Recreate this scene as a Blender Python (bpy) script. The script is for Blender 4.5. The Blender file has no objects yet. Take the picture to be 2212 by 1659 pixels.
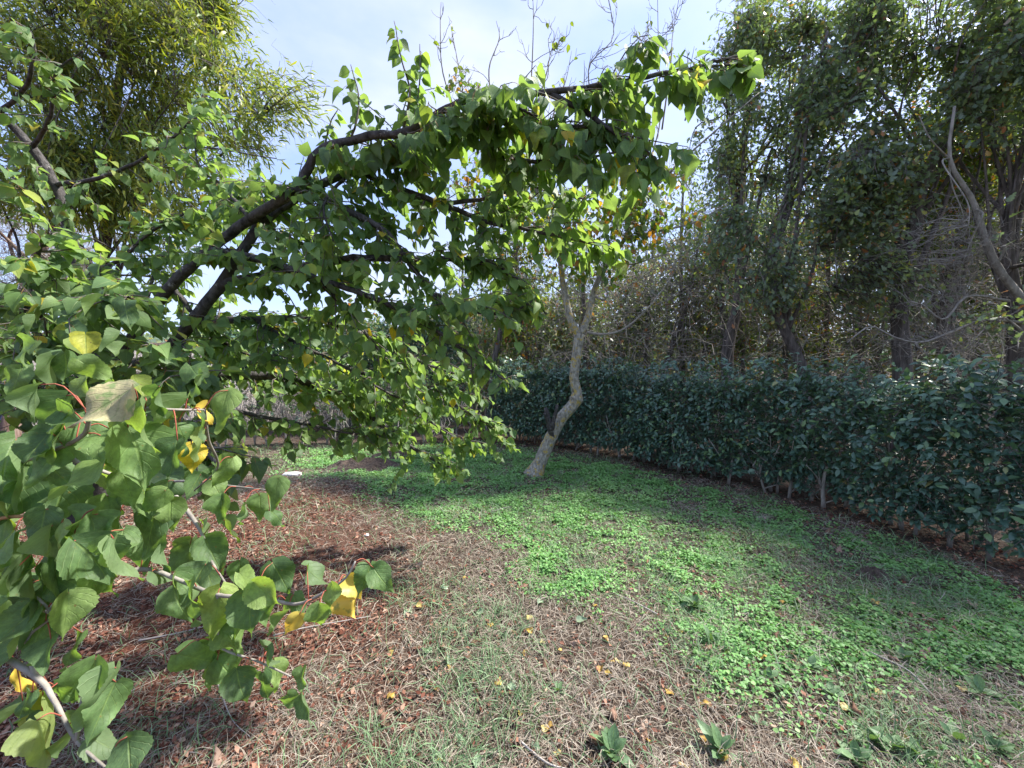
import bpy, math, random
import numpy as np
from mathutils import Vector, Matrix
random.seed(5)
rng = np.random.default_rng(11)
scene = bpy.context.scene
col = scene.collection
# ------------------------------------------------------------------ camera, sky, sun, exposure
F, CX, CY = 831.0, 1106.0, 829.5           # focal length and centre of the 2212 x 1659 working picture
PITCH = math.radians(2.72)
EYE = 1.5
cam = bpy.data.cameras.new('camera'); cam.sensor_width = 36; cam.lens = F / 2212 * 36
cam.clip_start = 0.05; cam.clip_end = 2000
camo = bpy.data.objects.new('camera', cam); col.objects.link(camo)
camo.location = (0, 0, EYE); camo.rotation_euler = (math.radians(90) - PITCH, 0, 0)
scene.camera = camo
SUN_AZ, SUN_EL = math.radians(74), math.radians(50)     # azimuth from +Y towards +X
world = bpy.data.worlds.new('World'); scene.world = world; world.use_nodes = True
wn, wl = world.node_tree.nodes, world.node_tree.links
wn.clear()
sky = wn.new('ShaderNodeTexSky'); sky.sky_type = 'NISHITA'; sky.sun_disc = False
sky.sun_elevation = SUN_EL; sky.sun_rotation = SUN_AZ; sky.air_density = 1.0; sky.dust_density = 1.6; sky.ozone_density = 1.2
tc = wn.new('ShaderNodeTexCoord'); mp = wn.new('ShaderNodeMapping'); mp.inputs['Scale'].default_value = (1, 1, 2.4)
nz = wn.new('ShaderNodeTexNoise'); nz.inputs['Scale'].default_value = 2.1; nz.inputs['Detail'].default_value = 6; nz.inputs['Roughness'].default_value = 0.5
cr = wn.new('ShaderNodeValToRGB'); cr.color_ramp.elements[0].position = 0.36; cr.color_ramp.elements[1].position = 0.72
cr.color_ramp.elements[0].color = (.72, .72, .72, 1); cr.color_ramp.elements[1].color = (.95, .95, .95, 1)
mx = wn.new('ShaderNodeMix'); mx.data_type = 'RGBA'; mx.inputs['B'].default_value = (1.2, 1.4, 2.35, 1)
bg = wn.new('ShaderNodeBackground'); bg.inputs['Strength'].default_value = 0.15
wo = wn.new('ShaderNodeOutputWorld')
wl.new(tc.outputs['Generated'], mp.inputs['Vector']); wl.new(mp.outputs[0], nz.inputs['Vector']); wl.new(nz.outputs['Fac'], cr.inputs[0])
cc_ = wn.new('ShaderNodeValToRGB'); cc_.color_ramp.elements[0].position = .4; cc_.color_ramp.elements[1].position = .66
cc_.color_ramp.elements[0].color = (.36, .47, .9, 1); cc_.color_ramp.elements[1].color = (.72, .78, 1.0, 1)
sc_ = wn.new('ShaderNodeVectorMath'); sc_.operation = 'SCALE'; sc_.inputs['Scale'].default_value = 2.25
wl.new(nz.outputs['Fac'], cc_.inputs[0]); wl.new(cc_.outputs[0], sc_.inputs[0]); wl.new(sc_.outputs[0], mx.inputs['B'])
wl.new(cr.outputs[0], mx.inputs['Factor']); wl.new(sky.outputs[0], mx.inputs['A']); wl.new(mx.outputs['Result'], bg.inputs[0]); wl.new(bg.outputs[0], wo.inputs[0])
sd = Vector((math.sin(SUN_AZ) * math.cos(SUN_EL), math.cos(SUN_AZ) * math.cos(SUN_EL), math.sin(SUN_EL)))
sl = bpy.data.lights.new('sun', 'SUN'); sl.energy = 3.1; sl.angle = math.radians(2.5); sl.color = (1.0, .95, .87)
so = bpy.data.objects.new('sun', sl); col.objects.link(so); so.rotation_euler = sd.to_track_quat('Z', 'Y').to_euler(); so.location = (6, 6, 12)
scene.view_settings.view_transform = 'Standard'; scene.view_settings.look = 'None'
scene.view_settings.exposure = 1.95; scene.view_settings.gamma = 1
scene.view_settings.use_curve_mapping = False
cy = scene.cycles
cy.max_bounces = 12; cy.diffuse_bounces = 8; cy.glossy_bounces = 3; cy.transmission_bounces = 8; cy.transparent_max_bounces = 4
cy.caustics_reflective = False; cy.caustics_refractive = False; cy.sample_clamp_indirect = 6
# ------------------------------------------------------------------ helpers
sa, ca = math.sin(PITCH), math.cos(PITCH)
def P(px, py, d):
    """point seen at working-picture pixel px,py at depth d metres"""
    v = (CY - py) / F * d
    return np.array([(px - CX) / F * d, d * ca + v * sa, EYE - d * sa + v * ca])
def proj(p):
    p = np.atleast_2d(p); y = p[:, 1]; z = p[:, 2] - EYE
    d = np.maximum(y * ca - z * sa, 1e-3); v = y * sa + z * ca
    dd = np.where(y * ca - z * sa > 0.05, d, 1e-3)
    return CX + p[:, 0] / dd * F, CY - v / dd * F, y * ca - z * sa
def G(px, py):
    a = P(px, py, 1.0); o = np.array([0, 0, EYE]); r = a - o
    return o + r * (EYE / -r[2])
def nrm(v): return v / np.maximum(np.linalg.norm(v, axis=-1, keepdims=True), 1e-9)
_perm = np.random.default_rng(3).random((256, 256))
def vnoise(x, y, s=1.0, o=0):
    x = np.asarray(x) * s + 37.3 + o; y = np.asarray(y) * s + 71.7 + o * 1.7
    xi, yi = np.floor(x).astype(int), np.floor(y).astype(int); fx, fy = x - xi, y - yi
    fx = fx * fx * (3 - 2 * fx); fy = fy * fy * (3 - 2 * fy)
    g = lambda i, j: _perm[(xi + i) % 256, (yi + j) % 256]
    return (g(0, 0) * (1 - fx) + g(1, 0) * fx) * (1 - fy) + (g(0, 1) * (1 - fx) + g(1, 1) * fx) * fy
def fbm(x, y, s=1.0, o=0): return (vnoise(x, y, s, o) + .5 * vnoise(x, y, s * 2.1, o + 5) + .25 * vnoise(x, y, s * 4.3, o + 9)) / 1.75
def sstep(a, b, x):
    t = np.clip((x - a) / (b - a), 0, 1); return t * t * (3 - 2 * t)
def tag(o, label=None, cat=None, group=None, kind=None):
    if label: o['label'] = label
    if cat: o['category'] = cat
    if group: o['group'] = group
    if kind: o['kind'] = kind
    return o
def empty(name, loc, label, cat, group=None):
    o = bpy.data.objects.new(name, None); o.location = Vector([float(c) for c in loc]); o.empty_display_size = .2; col.objects.link(o)
    return tag(o, label, cat, group)
def raw_mesh(name, V, loops, totals, mats, midx=None, rnd=None, uv=None, smooth=True):
    me = bpy.data.meshes.new(name)
    V = np.asarray(V, np.float32); loops = np.asarray(loops, np.int32); totals = np.asarray(totals, np.int32)
    me.vertices.add(len(V)); me.vertices.foreach_set('co', V.ravel())
    me.loops.add(len(loops)); me.loops.foreach_set('vertex_index', loops)
    me.polygons.add(len(totals)); st = np.zeros(len(totals), np.int32); st[1:] = np.cumsum(totals)[:-1]
    me.polygons.foreach_set('loop_start', st); me.polygons.foreach_set('loop_total', totals)
    if midx is not None: me.polygons.foreach_set('material_index', np.asarray(midx, np.int32))
    me.polygons.foreach_set('use_smooth', np.full(len(totals), smooth))
    for m in mats: me.materials.append(m)
    if rnd is not None:
        a = me.attributes.new('rnd', 'FLOAT', 'POINT'); a.data.foreach_set('value', np.asarray(rnd, np.float32))
    if uv is not None:
        u = me.uv_layers.new(name='UVMap'); u.data.foreach_set('uv', np.asarray(uv, np.float32).ravel())
    me.update(calc_edges=True)
    return me
def link(name, me, parent=None, loc=(0, 0, 0), **k):
    o = bpy.data.objects.new(name, me); col.objects.link(o); o.location = Vector([float(c) for c in loc])
    if parent is not None: o.parent = parent
    return tag(o, **k)
def catmull(pts, n):
    p = np.asarray(pts, float)
    if len(p) == 2: p = np.array([p[0], (p[0] + p[1]) / 2, p[1]])
    q = np.vstack([2 * p[0] - p[1], p, 2 * p[-1] - p[-2]]); m = len(p) - 1
    t = np.linspace(0, m - 1e-6, n); i = t.astype(int); f = (t - i)[:, None]
    a, b, c, d = q[i], q[i + 1], q[i + 2], q[i + 3]
    return .5 * (2 * b + (c - a) * f + (2 * a - 5 * b + 4 * c - d) * f ** 2 + (3 * b - a - 3 * c + d) * f ** 3)
def tubes(paths, radii, sides=5, lump=0.0):
    """paths (N,K,3), radii (N,K) -> V, loops, totals"""
    paths = np.asarray(paths, float); radii = np.asarray(radii, float)
    if paths.ndim == 2: paths, radii = paths[None], radii[None]
    N, K = paths.shape[:2]
    T = nrm(np.gradient(paths, axis=1))
    ref = np.where(np.abs(T[:, :1, 2:3]) > .9, np.array([1., 0.13, 0]), np.array([.1, 0.05, 1.]))
    ref = np.broadcast_to(ref, T.shape)
    A = nrm(np.cross(T, ref)); B = np.cross(T, A)
    th = np.arange(sides) / sides * 2 * np.pi
    r = radii[:, :, None] * (1 + lump * (rng.random((N, K, sides)) - .5) * 2)
    V = paths[:, :, None, :] + r[..., None] * (A[:, :, None, :] * np.cos(th)[:, None] + B[:, :, None, :] * np.sin(th)[:, None])
    k, s = np.meshgrid(np.arange(K - 1), np.arange(sides), indexing='ij')
    q = np.stack([k * sides + s, k * sides + (s + 1) % sides, (k + 1) * sides + (s + 1) % sides, (k + 1) * sides + s], -1).reshape(-1, 4)
    caps = []
    if sides > 3: caps = [np.arange(sides)[::-1], (K - 1) * sides + np.arange(sides)]
    off = (np.arange(N) * K * sides)[:, None]
    loops = (q.reshape(-1)[None] + off); tot = np.full((N, len(q)), 4)
    if caps:
        cp = np.concatenate(caps); loops = np.hstack([loops, cp[None] + off]); tot = np.hstack([tot, np.full((N, 2), sides)])
    return V.reshape(-1, 3), loops.ravel(), tot.ravel()
class Bag:
    """collects geometry for ONE mesh"""
    def __init__(s): s.V = []; s.L = []; s.T = []; s.M = []; s.R = []; s.n = 0
    def add(s, V, L, T, mi=0, rnd=0.0):
        s.V.append(V); s.L.append(L + s.n); s.T.append(T); s.M.append(np.full(len(T), mi)); s.R.append(np.broadcast_to(rnd, len(V))); s.n += len(V)
    def build(s, name, mats, parent=None, loc=(0, 0, 0), **k):
        base = np.array(parent.location) if parent is not None else np.asarray(loc, float)
        me = raw_mesh(name, np.vstack(s.V) - base, np.concatenate(s.L), np.concatenate(s.T), mats, np.concatenate(s.M), np.concatenate(s.R))
        return link(name, me, parent, (0, 0, 0) if parent is not None else loc, **k)
# ---- leaf templates: base at origin, tip at +Y, upper side +Z, unit length
class Tmpl: pass
def grid_leaf(rows, widths, fold=.25, bend=.3, curl=0., wave=0., cordate=0., cols=1, asym=0., petiole=0., seed=0, prad=.016, cup=0.0):
    r = np.random.default_rng(seed)
    rows = np.asarray(rows, float); widths = np.asarray(widths, float)
    us = np.linspace(-1, 1, 2 * cols + 1); V = []; UV = []
    ph = r.random() * 6
    for t, w in zip(rows, widths):
        for u in us:
            x = u * w + asym * math.sin(t * 3.1) * .5
            y = t - cordate * abs(u) ** 1.5 * max(0, 1 - t / .3)
            z = fold * abs(x) - bend * t * t - curl * u * u * w + wave * abs(u) * math.sin(t * 9 + ph + (2.1 if u > 0 else 0)) + cup * (u * u)
            V.append((x, y, z)); UV.append((u * .5 + .5, t))
    n = len(us); loops = []; tot = []
    for i in range(len(rows) - 1):
        for j in range(n - 1):
            a, b, c, d = i * n + j, i * n + j + 1, (i + 1) * n + j + 1, (i + 1) * n + j
            if widths[i] < 1e-6: f = (i * n + n // 2, c, d)
            elif widths[i + 1] < 1e-6: f = (a, b, (i + 1) * n + n // 2)
            else: f = (a, b, c, d)
            loops += f; tot.append(len(f))
    T = Tmpl(); V = np.array(V); T.M = [0] * len(tot)
    T.uv = [UV[i] for i in loops]
    if petiole:
        pp = catmull([(0, -petiole, petiole * .25), (0, -petiole * .5, petiole * .22), (0, 0, 0)], 5); K = 4
        pv, pl, pt = tubes(catmull(pp, K), np.full(K, prad), 3)
        loops += list(pl + len(V)); tot += list(pt); T.M += [1] * len(pt); V = np.vstack([V, pv]); T.uv += [(.5, .5)] * len(pl)
        V[:, 1] += petiole; V[:, 2] -= petiole * .25
    T.V = V; T.L = np.array(loops); T.T = np.array(tot); T.M = np.array(T.M); T.uv = np.array(T.uv)
    return T
def heart(seed, hi=False):
    r = np.random.default_rng(100 + seed)
    k = [0, .04, .12, .25, .4, .55, .7, .84, .94, 1.0]; w = [.02, .26, .4, .45, .42, .32, .19, .08, .025, 0]
    if hi:
        t = np.linspace(0, 1, 25); ww = np.interp(t, k, w); ww[1:-1] *= 1 + .035 * np.where(np.arange(23) % 2, 1, -1) * (.3 + r.random(23)) + .05 * np.sin(t[1:-1] * r.uniform(9, 16) + r.random() * 6); ww[0] = .02
        return grid_leaf(t, ww * (.74 + .22 * r.random()), fold=r.uniform(.05, .75), bend=r.uniform(-.2, .45), curl=r.uniform(-.6, .8), wave=r.uniform(.05, .15),
                         cordate=.1, cols=3, asym=r.uniform(-.12, .12), petiole=.38, seed=seed, prad=.011)
    return grid_leaf([0, .12, .3, .55, .8, 1], [.02, .38, .45, .35, .15, 0], fold=r.uniform(-.1, .5), bend=r.uniform(-.1, .6), curl=r.uniform(-.3, .5),
                     wave=r.uniform(.0, .05), cordate=.1, cols=1, asym=r.uniform(-.1, .1), petiole=.33, seed=seed, prad=.013)
def oak(seed):
    r = np.random.default_rng(seed); w = [.02, .14, .08, .28, .13, .36, .17, .27, 0]
    return grid_leaf([0, .15, .25, .42, .5, .66, .76, .88, 1], w, fold=r.uniform(0, .4), bend=r.uniform(0, .5), asym=r.uniform(-.1, .1), cols=1)
def oval(seed, w=.25, bend=.35):
    r = np.random.default_rng(seed)
    return grid_leaf([0, .25, .6, 1], [.01, w * .9, w, 0], fold=r.uniform(.1, .5), bend=r.uniform(.5, 1.2) * bend, asym=r.uniform(-.08, .08))
def lance(seed):
    r = np.random.default_rng(seed)
    return grid_leaf([0, .2, .5, .8, 1], [.01, .065, .085, .05, 0], fold=.3, bend=r.uniform(.1, .6), asym=r.uniform(-.25, .25))
def simple(seed, w=.3):
    r = np.random.default_rng(seed)
    return grid_leaf([0, .45, 1], [0.01, w, 0], fold=r.uniform(0, .5), bend=r.uniform(0, .4))
HEART = [heart(i) for i in range(8)]; HEARTH = [heart(i, True) for i in range(12)]
OAK = [oak(i) for i in range(5)]; OVAL = [oval(i) for i in range(5)]; LANCE = [lance(i) for i in range(6)]; SIMPLE = [simple(i) for i in range(4)]
BROAD = [oval(i + 20, .33, .5) for i in range(4)]
def frames(d, n):
    d = nrm(d); n = nrm(n - d * np.sum(n * d, 1, keepdims=True)); s = np.cross(d, n)
    return np.stack([s, d, n], -1)       # columns
def scatter(tmpls, pos, R, size, rnd, mats, name, parent, n_single=0, single_tmpls=None, single_name='leaf', minpx=0, kind='stuff', visible_name=None):
    """joins leaves into one part, keeps the n_single that show largest as parts of their own"""
    pos, size, rnd = np.asarray(pos), np.asarray(size), np.asarray(rnd)
    N = len(pos); which = rng.integers(0, len(tmpls), N); single = np.zeros(N, bool); base = np.array(parent.location) if parent is not None else np.zeros(3)
    if n_single:
        px, py, dd = proj(pos); ok = (dd > .2) & (px > 5) & (px < 2207) & (py > 5) & (py < 1654)
        sc = np.where(ok, size / np.maximum(dd, .2), 0); idx = np.argsort(-sc)[:n_single]; idx = idx[sc[idx] * F > minpx]; single[idx] = True
        st = single_tmpls or tmpls; mes = {}
        for i in idx:
            k = int(rng.integers(0, len(st)))
            if k not in mes:
                t = st[k]; mes[k] = raw_mesh(single_name, t.V, t.L, t.T, mats, t.M if len(mats) > 1 else None, np.zeros(len(t.V)), t.uv)
            o = bpy.data.objects.new(single_name, mes[k]); col.objects.link(o); o.parent = parent
            M = Matrix(R[i].tolist()).to_4x4() @ Matrix.Scale(float(size[i]), 4); M.translation = Vector((pos[i] - base).tolist()); o.matrix_basis = M
    Vs, Ls, Ts, Ms, Rs, Us = [], [], [], [], [], []; off = 0
    for k, t in enumerate(tmpls):
        m = (which == k) & ~single; c = int(m.sum())
        if not c: continue
        V = np.einsum('nij,vj->nvi', R[m], t.V) * size[m][:, None, None] + pos[m][:, None, :] - base
        nv = len(t.V)
        Vs.append(V.reshape(-1, 3)); Ls.append((t.L[None] + (np.arange(c) * nv)[:, None] + off).ravel()); Ts.append(np.tile(t.T, c)); Ms.append(np.tile(t.M, c))
        Rs.append(np.repeat(rnd[m], nv)); Us.append(np.tile(t.uv, (c, 1))); off += c * nv
    if not Vs: return None
    me = raw_mesh(name, np.vstack(Vs), np.concatenate(Ls), np.concatenate(Ts), mats, np.concatenate(Ms) if len(mats) > 1 else None, np.concatenate(Rs), np.vstack(Us))
    return link(name, me, parent, kind=kind)
# ------------------------------------------------------------------ materials
def newmat(name):
    m = bpy.data.materials.new(name); m.use_nodes = True; nt = m.node_tree; nt.nodes.clear()
    return m, nt, (lambda t: nt.nodes.new('ShaderNode' + t)), nt.links.new
def ramp(N, stops):
    c = N('ValToRGB'); e = c.color_ramp.elements
    for i, (p, cc) in enumerate(stops):
        x = e[i] if i < 2 else e.new(p); x.position = p; x.color = (*cc, 1)
    return c
def leafmat(name, stops, rough=.45, transl=.35, tint=(1.25, 1.35, .45), under=None, veins=False, spec=.4, blot=None):
    m, nt, N, Lk = newmat(name)
    a = N('Attribute'); a.attribute_name = 'rnd'; oi = N('ObjectInfo'); ad = N('Math'); ad.operation = 'ADD'; fr = N('Math'); fr.operation = 'FRACT'
    Lk(a.outputs['Fac'], ad.inputs[0]); Lk(oi.outputs['Random'], ad.inputs[1]); Lk(ad.outputs[0], fr.inputs[0])
    rp = ramp(N, stops); Lk(fr.outputs[0], rp.inputs[0]); c = rp.outputs[0]
    if veins:
        uv = N('UVMap'); sx = N('SeparateXYZ'); Lk(uv.outputs[0], sx.inputs[0])
        sb = N('Math'); sb.operation = 'SUBTRACT'; sb.inputs[1].default_value = .5; Lk(sx.outputs[0], sb.inputs[0])
        ab = N('Math'); ab.operation = 'ABSOLUTE'; Lk(sb.outputs[0], ab.inputs[0])
        mid = N('MapRange'); mid.inputs['From Min'].default_value = .008; mid.inputs['From Max'].default_value = .035; mid.inputs['To Min'].default_value = 1; mid.inputs['To Max'].default_value = 0; Lk(ab.outputs[0], mid.inputs['Value'])
        m1 = N('Math'); m1.operation = 'MULTIPLY_ADD'; m1.inputs[1].default_value = -.75; Lk(ab.outputs[0], m1.inputs[0]); Lk(sx.outputs[1], m1.inputs[2])
        m2 = N('Math'); m2.operation = 'MULTIPLY'; m2.inputs[1].default_value = 42; Lk(m1.outputs[0], m2.inputs[0])
        sn = N('Math'); sn.operation = 'SINE'; Lk(m2.outputs[0], sn.inputs[0])
        sv = N('MapRange'); sv.inputs['From Min'].default_value = .88; sv.inputs['From Max'].default_value = 1; sv.inputs['To Max'].default_value = .5; Lk(sn.outputs[0], sv.inputs['Value'])
        mxm = N('Math'); mxm.operation = 'MAXIMUM'; Lk(mid.outputs[0], mxm.inputs[0]); Lk(sv.outputs[0], mxm.inputs[1])
        mc = N('Mix'); mc.data_type = 'RGBA'; mc.blend_type = 'MIX'; mc.inputs['B'].default_value = (.22, .33, .10, 1)
        sc = N('Math'); sc.operation = 'MULTIPLY'; sc.inputs[1].default_value = .55; Lk(mxm.outputs[0], sc.inputs[0]); Lk(sc.outputs[0], mc.inputs['Factor']); Lk(c, mc.inputs['A']); c = mc.outputs['Result']
    if veins:
        tv = N('TexCoord'); nv = N('TexNoise'); nv.inputs['Scale'].default_value = 4.5; nv.inputs['Detail'].default_value = 6; nv.inputs['Roughness'].default_value = .7; Lk(tv.outputs['Object'], nv.inputs['Vector'])
        vr = N('MapRange'); vr.inputs['From Min'].default_value = .3; vr.inputs['From Max'].default_value = .7; vr.inputs['To Min'].default_value = .62; vr.inputs['To Max'].default_value = 1.35; Lk(nv.outputs['Fac'], vr.inputs['Value'])
        vm = N('Vector' + 'Math'); vm.operation = 'SCALE'; Lk(c, vm.inputs[0]); Lk(vr.outputs[0], vm.inputs['Scale']); c = vm.outputs[0]
    if blot:
        tcn = N('TexCoord'); no = N('TexNoise'); no.inputs['Scale'].default_value = blot[0]; no.inputs['Detail'].default_value = 3; Lk(tcn.outputs['Object'], no.inputs['Vector'])
        mr = N('MapRange'); mr.inputs['From Min'].default_value = blot[1]; mr.inputs['From Max'].default_value = blot[1] + .06; Lk(no.outputs['Fac'], mr.inputs['Value'])
        mb = N('Mix'); mb.data_type = 'RGBA'; mb.inputs['B'].default_value = (*blot[2], 1); Lk(mr.outputs[0], mb.inputs['Factor']); Lk(c, mb.inputs['A']); c = mb.outputs['Result']
    if under:
        ge = N('NewGeometry'); mu = N('Mix'); mu.data_type = 'RGBA'; mu.inputs['B'].default_value = (*under, 1)
        f = N('Math'); f.operation = 'MULTIPLY'; f.inputs[1].default_value = .55; Lk(ge.outputs['Backfacing'], f.inputs[0]); Lk(f.outputs[0], mu.inputs['Factor']); Lk(c, mu.inputs['A']); c = mu.outputs['Result']
    b = N('BsdfPrincipled'); b.inputs['Roughness'].default_value = rough; b.inputs['Specular IOR Level'].default_value = spec; Lk(c, b.inputs['Base Color'])
    if veins:
        bh = N('Math'); bh.operation = 'MULTIPLY_ADD'; bh.inputs[1].default_value = -.8; Lk(mxm.outputs[0], bh.inputs[0]); Lk(nv.outputs['Fac'], bh.inputs[2])
        bb_ = N('Bump'); bb_.inputs['Strength'].default_value = .5; bb_.inputs['Distance'].default_value = .004; Lk(bh.outputs[0], bb_.inputs['Height']); Lk(bb_.outputs[0], b.inputs['Normal'])
    t = N('BsdfTranslucent'); mm = N('Mix'); mm.data_type = 'RGBA'; mm.blend_type = 'MULTIPLY'; mm.inputs['Factor'].default_value = 1; mm.inputs['B'].default_value = (*tint, 1); Lk(c, mm.inputs['A']); Lk(mm.outputs['Result'], t.inputs['Color'])
    ms = N('MixShader'); ms.inputs[0].default_value = transl; Lk(b.outputs[0], ms.inputs[1]); Lk(t.outputs[0], ms.inputs[2])
    o = N('OutputMaterial'); Lk(ms.outputs[0], o.inputs['Surface'])
    return m
def barkmat(name, c1, c2, scale=14, lichen=None, lth=.6, bump=.6, stretch=.25):
    m, nt, N, Lk = newmat(name); tcn = N('TexCoord'); mpn = N('Mapping'); mpn.inputs['Scale'].default_value = (1, 1, stretch); Lk(tcn.outputs['Object'], mpn.inputs[0])
    no = N('TexNoise'); no.inputs['Scale'].default_value = scale; no.inputs['Detail'].default_value = 6; no.inputs['Roughness'].default_value = .65; Lk(mpn.outputs[0], no.inputs['Vector'])
    rp = ramp(N, [(.32, c1), (.68, c2)]); Lk(no.outputs['Fac'], rp.inputs[0]); c = rp.outputs[0]
    if lichen:
        n2 = N('TexNoise'); n2.inputs['Scale'].default_value = 13; n2.inputs['Detail'].default_value = 9; n2.inputs['Roughness'].default_value = .7; Lk(tcn.outputs['Object'], n2.inputs['Vector'])
        mr = N('MapRange'); mr.inputs['From Min'].default_value = lth; mr.inputs['From Max'].default_value = lth + .05; Lk(n2.outputs['Fac'], mr.inputs['Value'])
        mb = N('Mix'); mb.data_type = 'RGBA'; mb.inputs['B'].default_value = (*lichen, 1); Lk(mr.outputs[0], mb.inputs['Factor']); Lk(c, mb.inputs['A']); c = mb.outputs['Result']
    b = N('BsdfPrincipled'); b.inputs['Roughness'].default_value = .9; b.inputs['Specular IOR Level'].default_value = .2; Lk(c, b.inputs['Base Color'])
    bp = N('Bump'); bp.inputs['Strength'].default_value = bump; bp.inputs['Distance'].default_value = .02; Lk(no.outputs['Fac'], bp.inputs['Height']); Lk(bp.outputs[0], b.inputs['Normal'])
    o = N('OutputMaterial'); Lk(b.outputs[0], o.inputs['Surface']); return m
M = {}
M['hero'] = leafmat('heart_leaf_green', [(0, (.085, .15, .065)), (.3, (.115, .2, .08)), (.62, (.155, .255, .09)), (.92, (.22, .32, .1)), (.982, (.3, .35, .06)), (.992, (.55, .4, .04)), (1, (.6, .4, .04))],
                    transl=.48, rough=.52, tint=(1.7, 1.75, .6), under=(.19, .27, .15), veins=True, spec=.35, blot=(9, .68, (.2, .17, .05)))
M['petiole'] = barkmat('red_petiole', (.26, .06, .045), (.36, .13, .08), 40, bump=0)
M['petiole_g'] = barkmat('petiole_tan', (.25, .11, .05), (.3, .2, .08), 40, bump=0)
M['oak'] = leafmat('oak_leaf', [(0, (.12, .17, .13)), (.4, (.16, .225, .15)), (.75, (.23, .29, .15)), (.9, (.28, .33, .08)), (.94, (.36, .36, .06)), (.955, (.4, .18, .06)), (1, (.34, .12, .05))],
                   transl=.38, rough=.36, under=(.17, .24, .17), spec=.6, tint=(1.4, 1.5, .5))
M['oak_y'] = leafmat('oak_leaf_sunny', [(0, (.06, .11, .04)), (.4, (.1, .17, .04)), (.7, (.2, .26, .04)), (.86, (.3, .28, .04)), (.9, (.36, .14, .04)), (1, (.3, .1, .05))], transl=.4, rough=.45, tint=(1.4, 1.4, .5))  # greens mixed with yellow and rust leaf colours
M['wood_leaf'] = leafmat('wood_leaf', [(0, (.09, .13, .08)), (.5, (.15, .21, .09)), (.78, (.25, .31, .08)), (.9, (.28, .25, .05)), (.93, (.42, .2, .06)), (1, (.4, .15, .06))], transl=.3, rough=.5, tint=(1.4, 1.4, .5))
M['lance'] = leafmat('narrow_leaf', [(0, (.10, .17, .04)), (.4, (.17, .25, .05)), (.75, (.28, .33, .055)), (1, (.45, .42, .06))], transl=.42, rough=.4, tint=(1.5, 1.45, .4), under=(.2, .25, .13))
M['privet'] = leafmat('privet_leaf', [(0, (.05, .105, .08)), (.4, (.075, .15, .115)), (.75, (.11, .2, .14)), (.97, (.18, .3, .11)), (1, (.3, .25, .1))], transl=.25, rough=.36, under=(.1, .17, .1), spec=.6)
M['walnut'] = leafmat('walnut_leaf', [(0, (.08, .15, .04)), (.5, (.13, .21, .05)), (.8, (.25, .28, .04)), (.9, (.45, .25, .03)), (1, (.3, .13, .05))], transl=.45, tint=(1.5, 1.5, .5))
M['dead_leaf'] = leafmat('dead_leaf', [(0, (.16, .09, .06)), (.5, (.26, .16, .115)), (1, (.36, .27, .21))], transl=.15, rough=.8, spec=.15, tint=(1, .8, .5), blot=(5, .55, (.14, .08, .055)))
M['yellow_leaf'] = leafmat('yellow_leaf', [(0, (.42, .26, .05)), (.5, (.5, .38, .09)), (1, (.5, .44, .18))], transl=.2, rough=.55, tint=(1, .9, .4), blot=(3, .56, (.3, .17, .07)))
M['grey_leaf'] = leafmat('grey_green_leaf', [(0, (.2, .28, .17)), (1, (.28, .36, .24))], transl=.2, rough=.5)
M['clover'] = leafmat('clover_leaf', [(0, (.12, .25, .085)), (.6, (.2, .4, .13)), (1, (.33, .5, .2))], transl=.3, rough=.5, tint=(1.2, 1.3, .5), spec=.3)
M['weed'] = leafmat('weed_leaf', [(0, (.09, .17, .08)), (1, (.16, .26, .12))], transl=.25, rough=.45, veins=True)
M['straw'] = leafmat('dry_grass', [(0, (.1, .065, .045)), (.35, (.17, .13, .1)), (.7, (.27, .23, .18)), (1, (.44, .39, .33))], transl=.15, rough=.7, spec=.2, tint=(1, .9, .7))
M['grass'] = leafmat('green_grass', [(0, (.09, .16, .07)), (.6, (.15, .25, .12)), (1, (.24, .34, .2))], transl=.25, rough=.55)
M['litter'] = leafmat('litter', [(0, (.09, .03, .018)), (.5, (.19, .08, .055)), (.85, (.3, .16, .11)), (1, (.45, .32, .24))], transl=.1, rough=.8, spec=.15, tint=(1, .8, .6))
M['bark_dark'] = barkmat('bark_dark', (.022, .02, .02), (.12, .112, .108), 30, lichen=(.3, .3, .27), lth=.6, bump=1, stretch=.6)
M['bark_oak'] = barkmat('bark_oak', (.05, .045, .04), (.21, .185, .17), 18, stretch=.15, bump=.9)
M['bark_pale'] = barkmat('bark_pale', (.12, .11, .085), (.44, .42, .35), 38, lichen=(.4, .3, .08), lth=.53, bump=1, stretch=.5)
M['bark_red'] = barkmat('bark_red', (.1, .05, .035), (.28, .22, .19), 18)
M['twig_grey'] = barkmat('twig_grey', (.15, .135, .115), (.36, .335, .295), 20, bump=.2)
M['twig_pale'] = barkmat('twig_pale', (.25, .22, .2), (.45, .42, .39), 10, bump=.2)
M['twig_dark'] = barkmat('twig_dark', (.05, .045, .04), (.2, .18, .165), 20, bump=.2)
M['soil'] = barkmat('dug_soil', (.035, .025, .02), (.13, .1, .08), 30, stretch=1, bump=1)
M['stone'] = barkmat('pale_stone', (.5, .48, .46), (.75, .74, .72), 9, stretch=1, bump=.3)
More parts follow.
